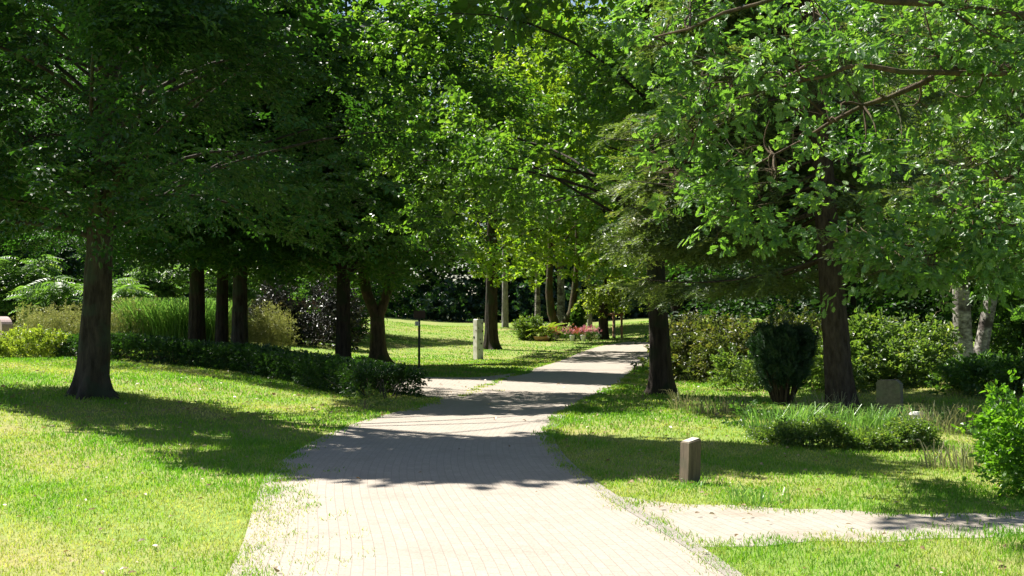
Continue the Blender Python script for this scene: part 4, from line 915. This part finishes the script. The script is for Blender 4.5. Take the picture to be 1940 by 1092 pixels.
# grey gravestone on the right
x, y = g(1686, 800); m = MB(); slab(m, pm(44, y), .24, pm(80, y), 'flat'); o = m.build('gravestone', 'headstone'); put(o, x, y, R_(-28)); tag(o, 'squat grey lichen-stained gravestone in tall grass beside the spruce trunk', 'gravestone')
m = MB(); slab(m, 1.5, .34, 1.2, 'round'); x = (2 - 970) / F_PX * 40.5; o = m.build('gravestone', 'redstone'); put(o, x, 40.5, R_(-52)); tag(o, 'reddish-brown rounded gravestone above the yellow-green bush', 'gravestone')
x = (72 - 970) / F_PX * 41; m = MB(); slab(m, .35, .12, .62, 'round'); o = m.build('marker_stone', 'whitestone'); put(o, x, 41, R_(-15)); tag(o, 'small pale arched marker stone behind the hedge end', 'marker')
# pale stone lying in the grave bed
x, y = g(1736, 818); m = MB(); rg = np.random.default_rng(5); th = np.linspace(0, 6.283, 10, endpoint=False); V = []
for zz, rr in ((0, .9), (.5, 1), (.9, .6)): V += [(.13 * rr * math.cos(t) * rg.uniform(.85, 1.1), .07 * rr * math.sin(t), .09 * zz) for t in th]
m.add(V, [(r + k, r + (k + 1) % 10, r + 10 + (k + 1) % 10, r + 10 + k) for r in (0, 10) for k in range(10)] + [tuple(range(20, 30))]); o = m.build('stone', 'whitestone'); put(o, x, y, R_(25), tz1(x, y) + .2); tag(o, 'pale stone lying on the low hedge of the grave bed', 'stone')

# flower bed grave under the forked birch
bx, by = g(1060, 645); k_ = by
def fx(u, dy=0): return (u - 970) / F_PX * (k_ + dy)
shrub('shrub', 'rounded pale bush at the near end of the flower bed', fx(1000), k_, .75, .6, .85, 'small', 'shrub_light', 600, 131, 1.4, group='plants of the flower bed')
o = MB(); rg = np.random.default_rng(6); zb = tz1(fx(1034), k_); n = 26; a = rg.uniform(0, 6.283, n); put_sprays(o, 'fern', np.repeat([[fx(1034), k_, zb + .35]], n, 0), np.stack([np.cos(a), np.sin(a), rg.uniform(.4, 1.6, n)], 1), 1.4, .2, False, .9, 6)
blades(o, fx(1034), k_, .3, 160, .5, .03, .5, 8); tag(o.build('fern', 'yellow_leaf', None, (fx(1034), k_, zb)), 'yellow-green fern between round bush and forked birch', 'fern', 'plants of the flower bed')
shrub('juniper', 'slim pointed dark green juniper behind the red flowers', fx(1096, 2), k_ + 2, .26, .26, 1.75, 'yew', 'shrub_mid', 700, 132, 1.6, group='plants of the flower bed')
for i, (u, mt, lab) in enumerate([(1078, 'pink', 'pink flowers beside the forked birch'), (1092, 'red', 'red flowers in front of the juniper'), (1112, 'pink', 'pink flowers at the path end of the bed'), (1120, 'pink', 'pale pink flowers by the dark upright trunk'), (1050, 'red', 'red flowers at the foot of the forked birch')]):
    x = fx(u); root = shrub('flowers', lab, x, k_ - .4, .32, .3, .32, 'tiny', 'shrub_mid', 140, 134 + i, 1.5, 'flowers', 'flowers of the bed', 6)
    m = MB(); q = rg.normal(0, 1, (70, 3)) * np.array([.2, .18, .13]); P = np.array([x, k_ - .4, tz1(x, k_) + .38]) + q; put_sprays(m, 'tiny', P, rg.normal(0, .5, (70, 3)) + np.array([0, -.2, 1]), 1.3, .4, False, .9, 140 + i); m.build('blossom', mt, root)
def pot(name, label, u, dy, r, h, mat):
    m = MB(); x = fx(u, dy); y = k_ + dy; z = tz1(x, y); zs = np.array([0, .1, .55, .9, 1, .97]) * h + z; rr = np.array([.6, .68, .92, 1.0, 1.12, .9]) * r
    tube(m, np.stack([np.full(6, x), np.full(6, y), zs], 1), rr, 14); o = m.build(name, mat, None, (x, y, z)); return tag(o, label, 'pot', 'pots in the flower bed')
pot('flower_pot', 'white glazed pot between the pink and red flowers', 1084, -.9, .12, .3, 'petalwhite'); pot('flower_pot', 'pale bowl at the path end of the flower bed', 1105, -.9, .13, .3, 'petalwhite')
pot('flower_pot', 'wide terracotta dish under the fern', 1027, -.6, .42, .22, 'terracotta')
# staked young tree
x, y = g(1162, 642); zb = tz1(x, y)
root = empty('stake_frame', (x, y, zb), 'reddish wooden stakes with a crossbar round the young tree', 'stake frame')
for sx, sy in ((-.32, 0), (.05, .5), (.42, 0)):
    m = MB(); tube(m, [(x + sx, y + sy, zb - .2), (x + sx, y + sy, zb + 1.35)], [.06, .055], 9); m.build('stake', 'stake', root)
for (a, b_) in (((-.42, 0), (.52, 0)), ((-.34, .03), (.07, .52)), ((.44, .03), (.03, .52))):
    m = MB(); tube(m, [(x + a[0], y + a[1] - .07, zb + 1.22), (x + b_[0], y + b_[1] - .07, zb + 1.22)], [.05, .05], 8); m.build('crossbar', 'stake', root)
broadleaf('young_tree', 'slender young yellow-leaved tree tied between the stakes', 0, 0, 0, 4.4, 1.6, 1.7, 'oak_mid', 'yellow_leaf', 'bark_pale', 30, 16, .6, .5, 141, pos=(x + .1, y + .2), radius=.045, flare=.1)
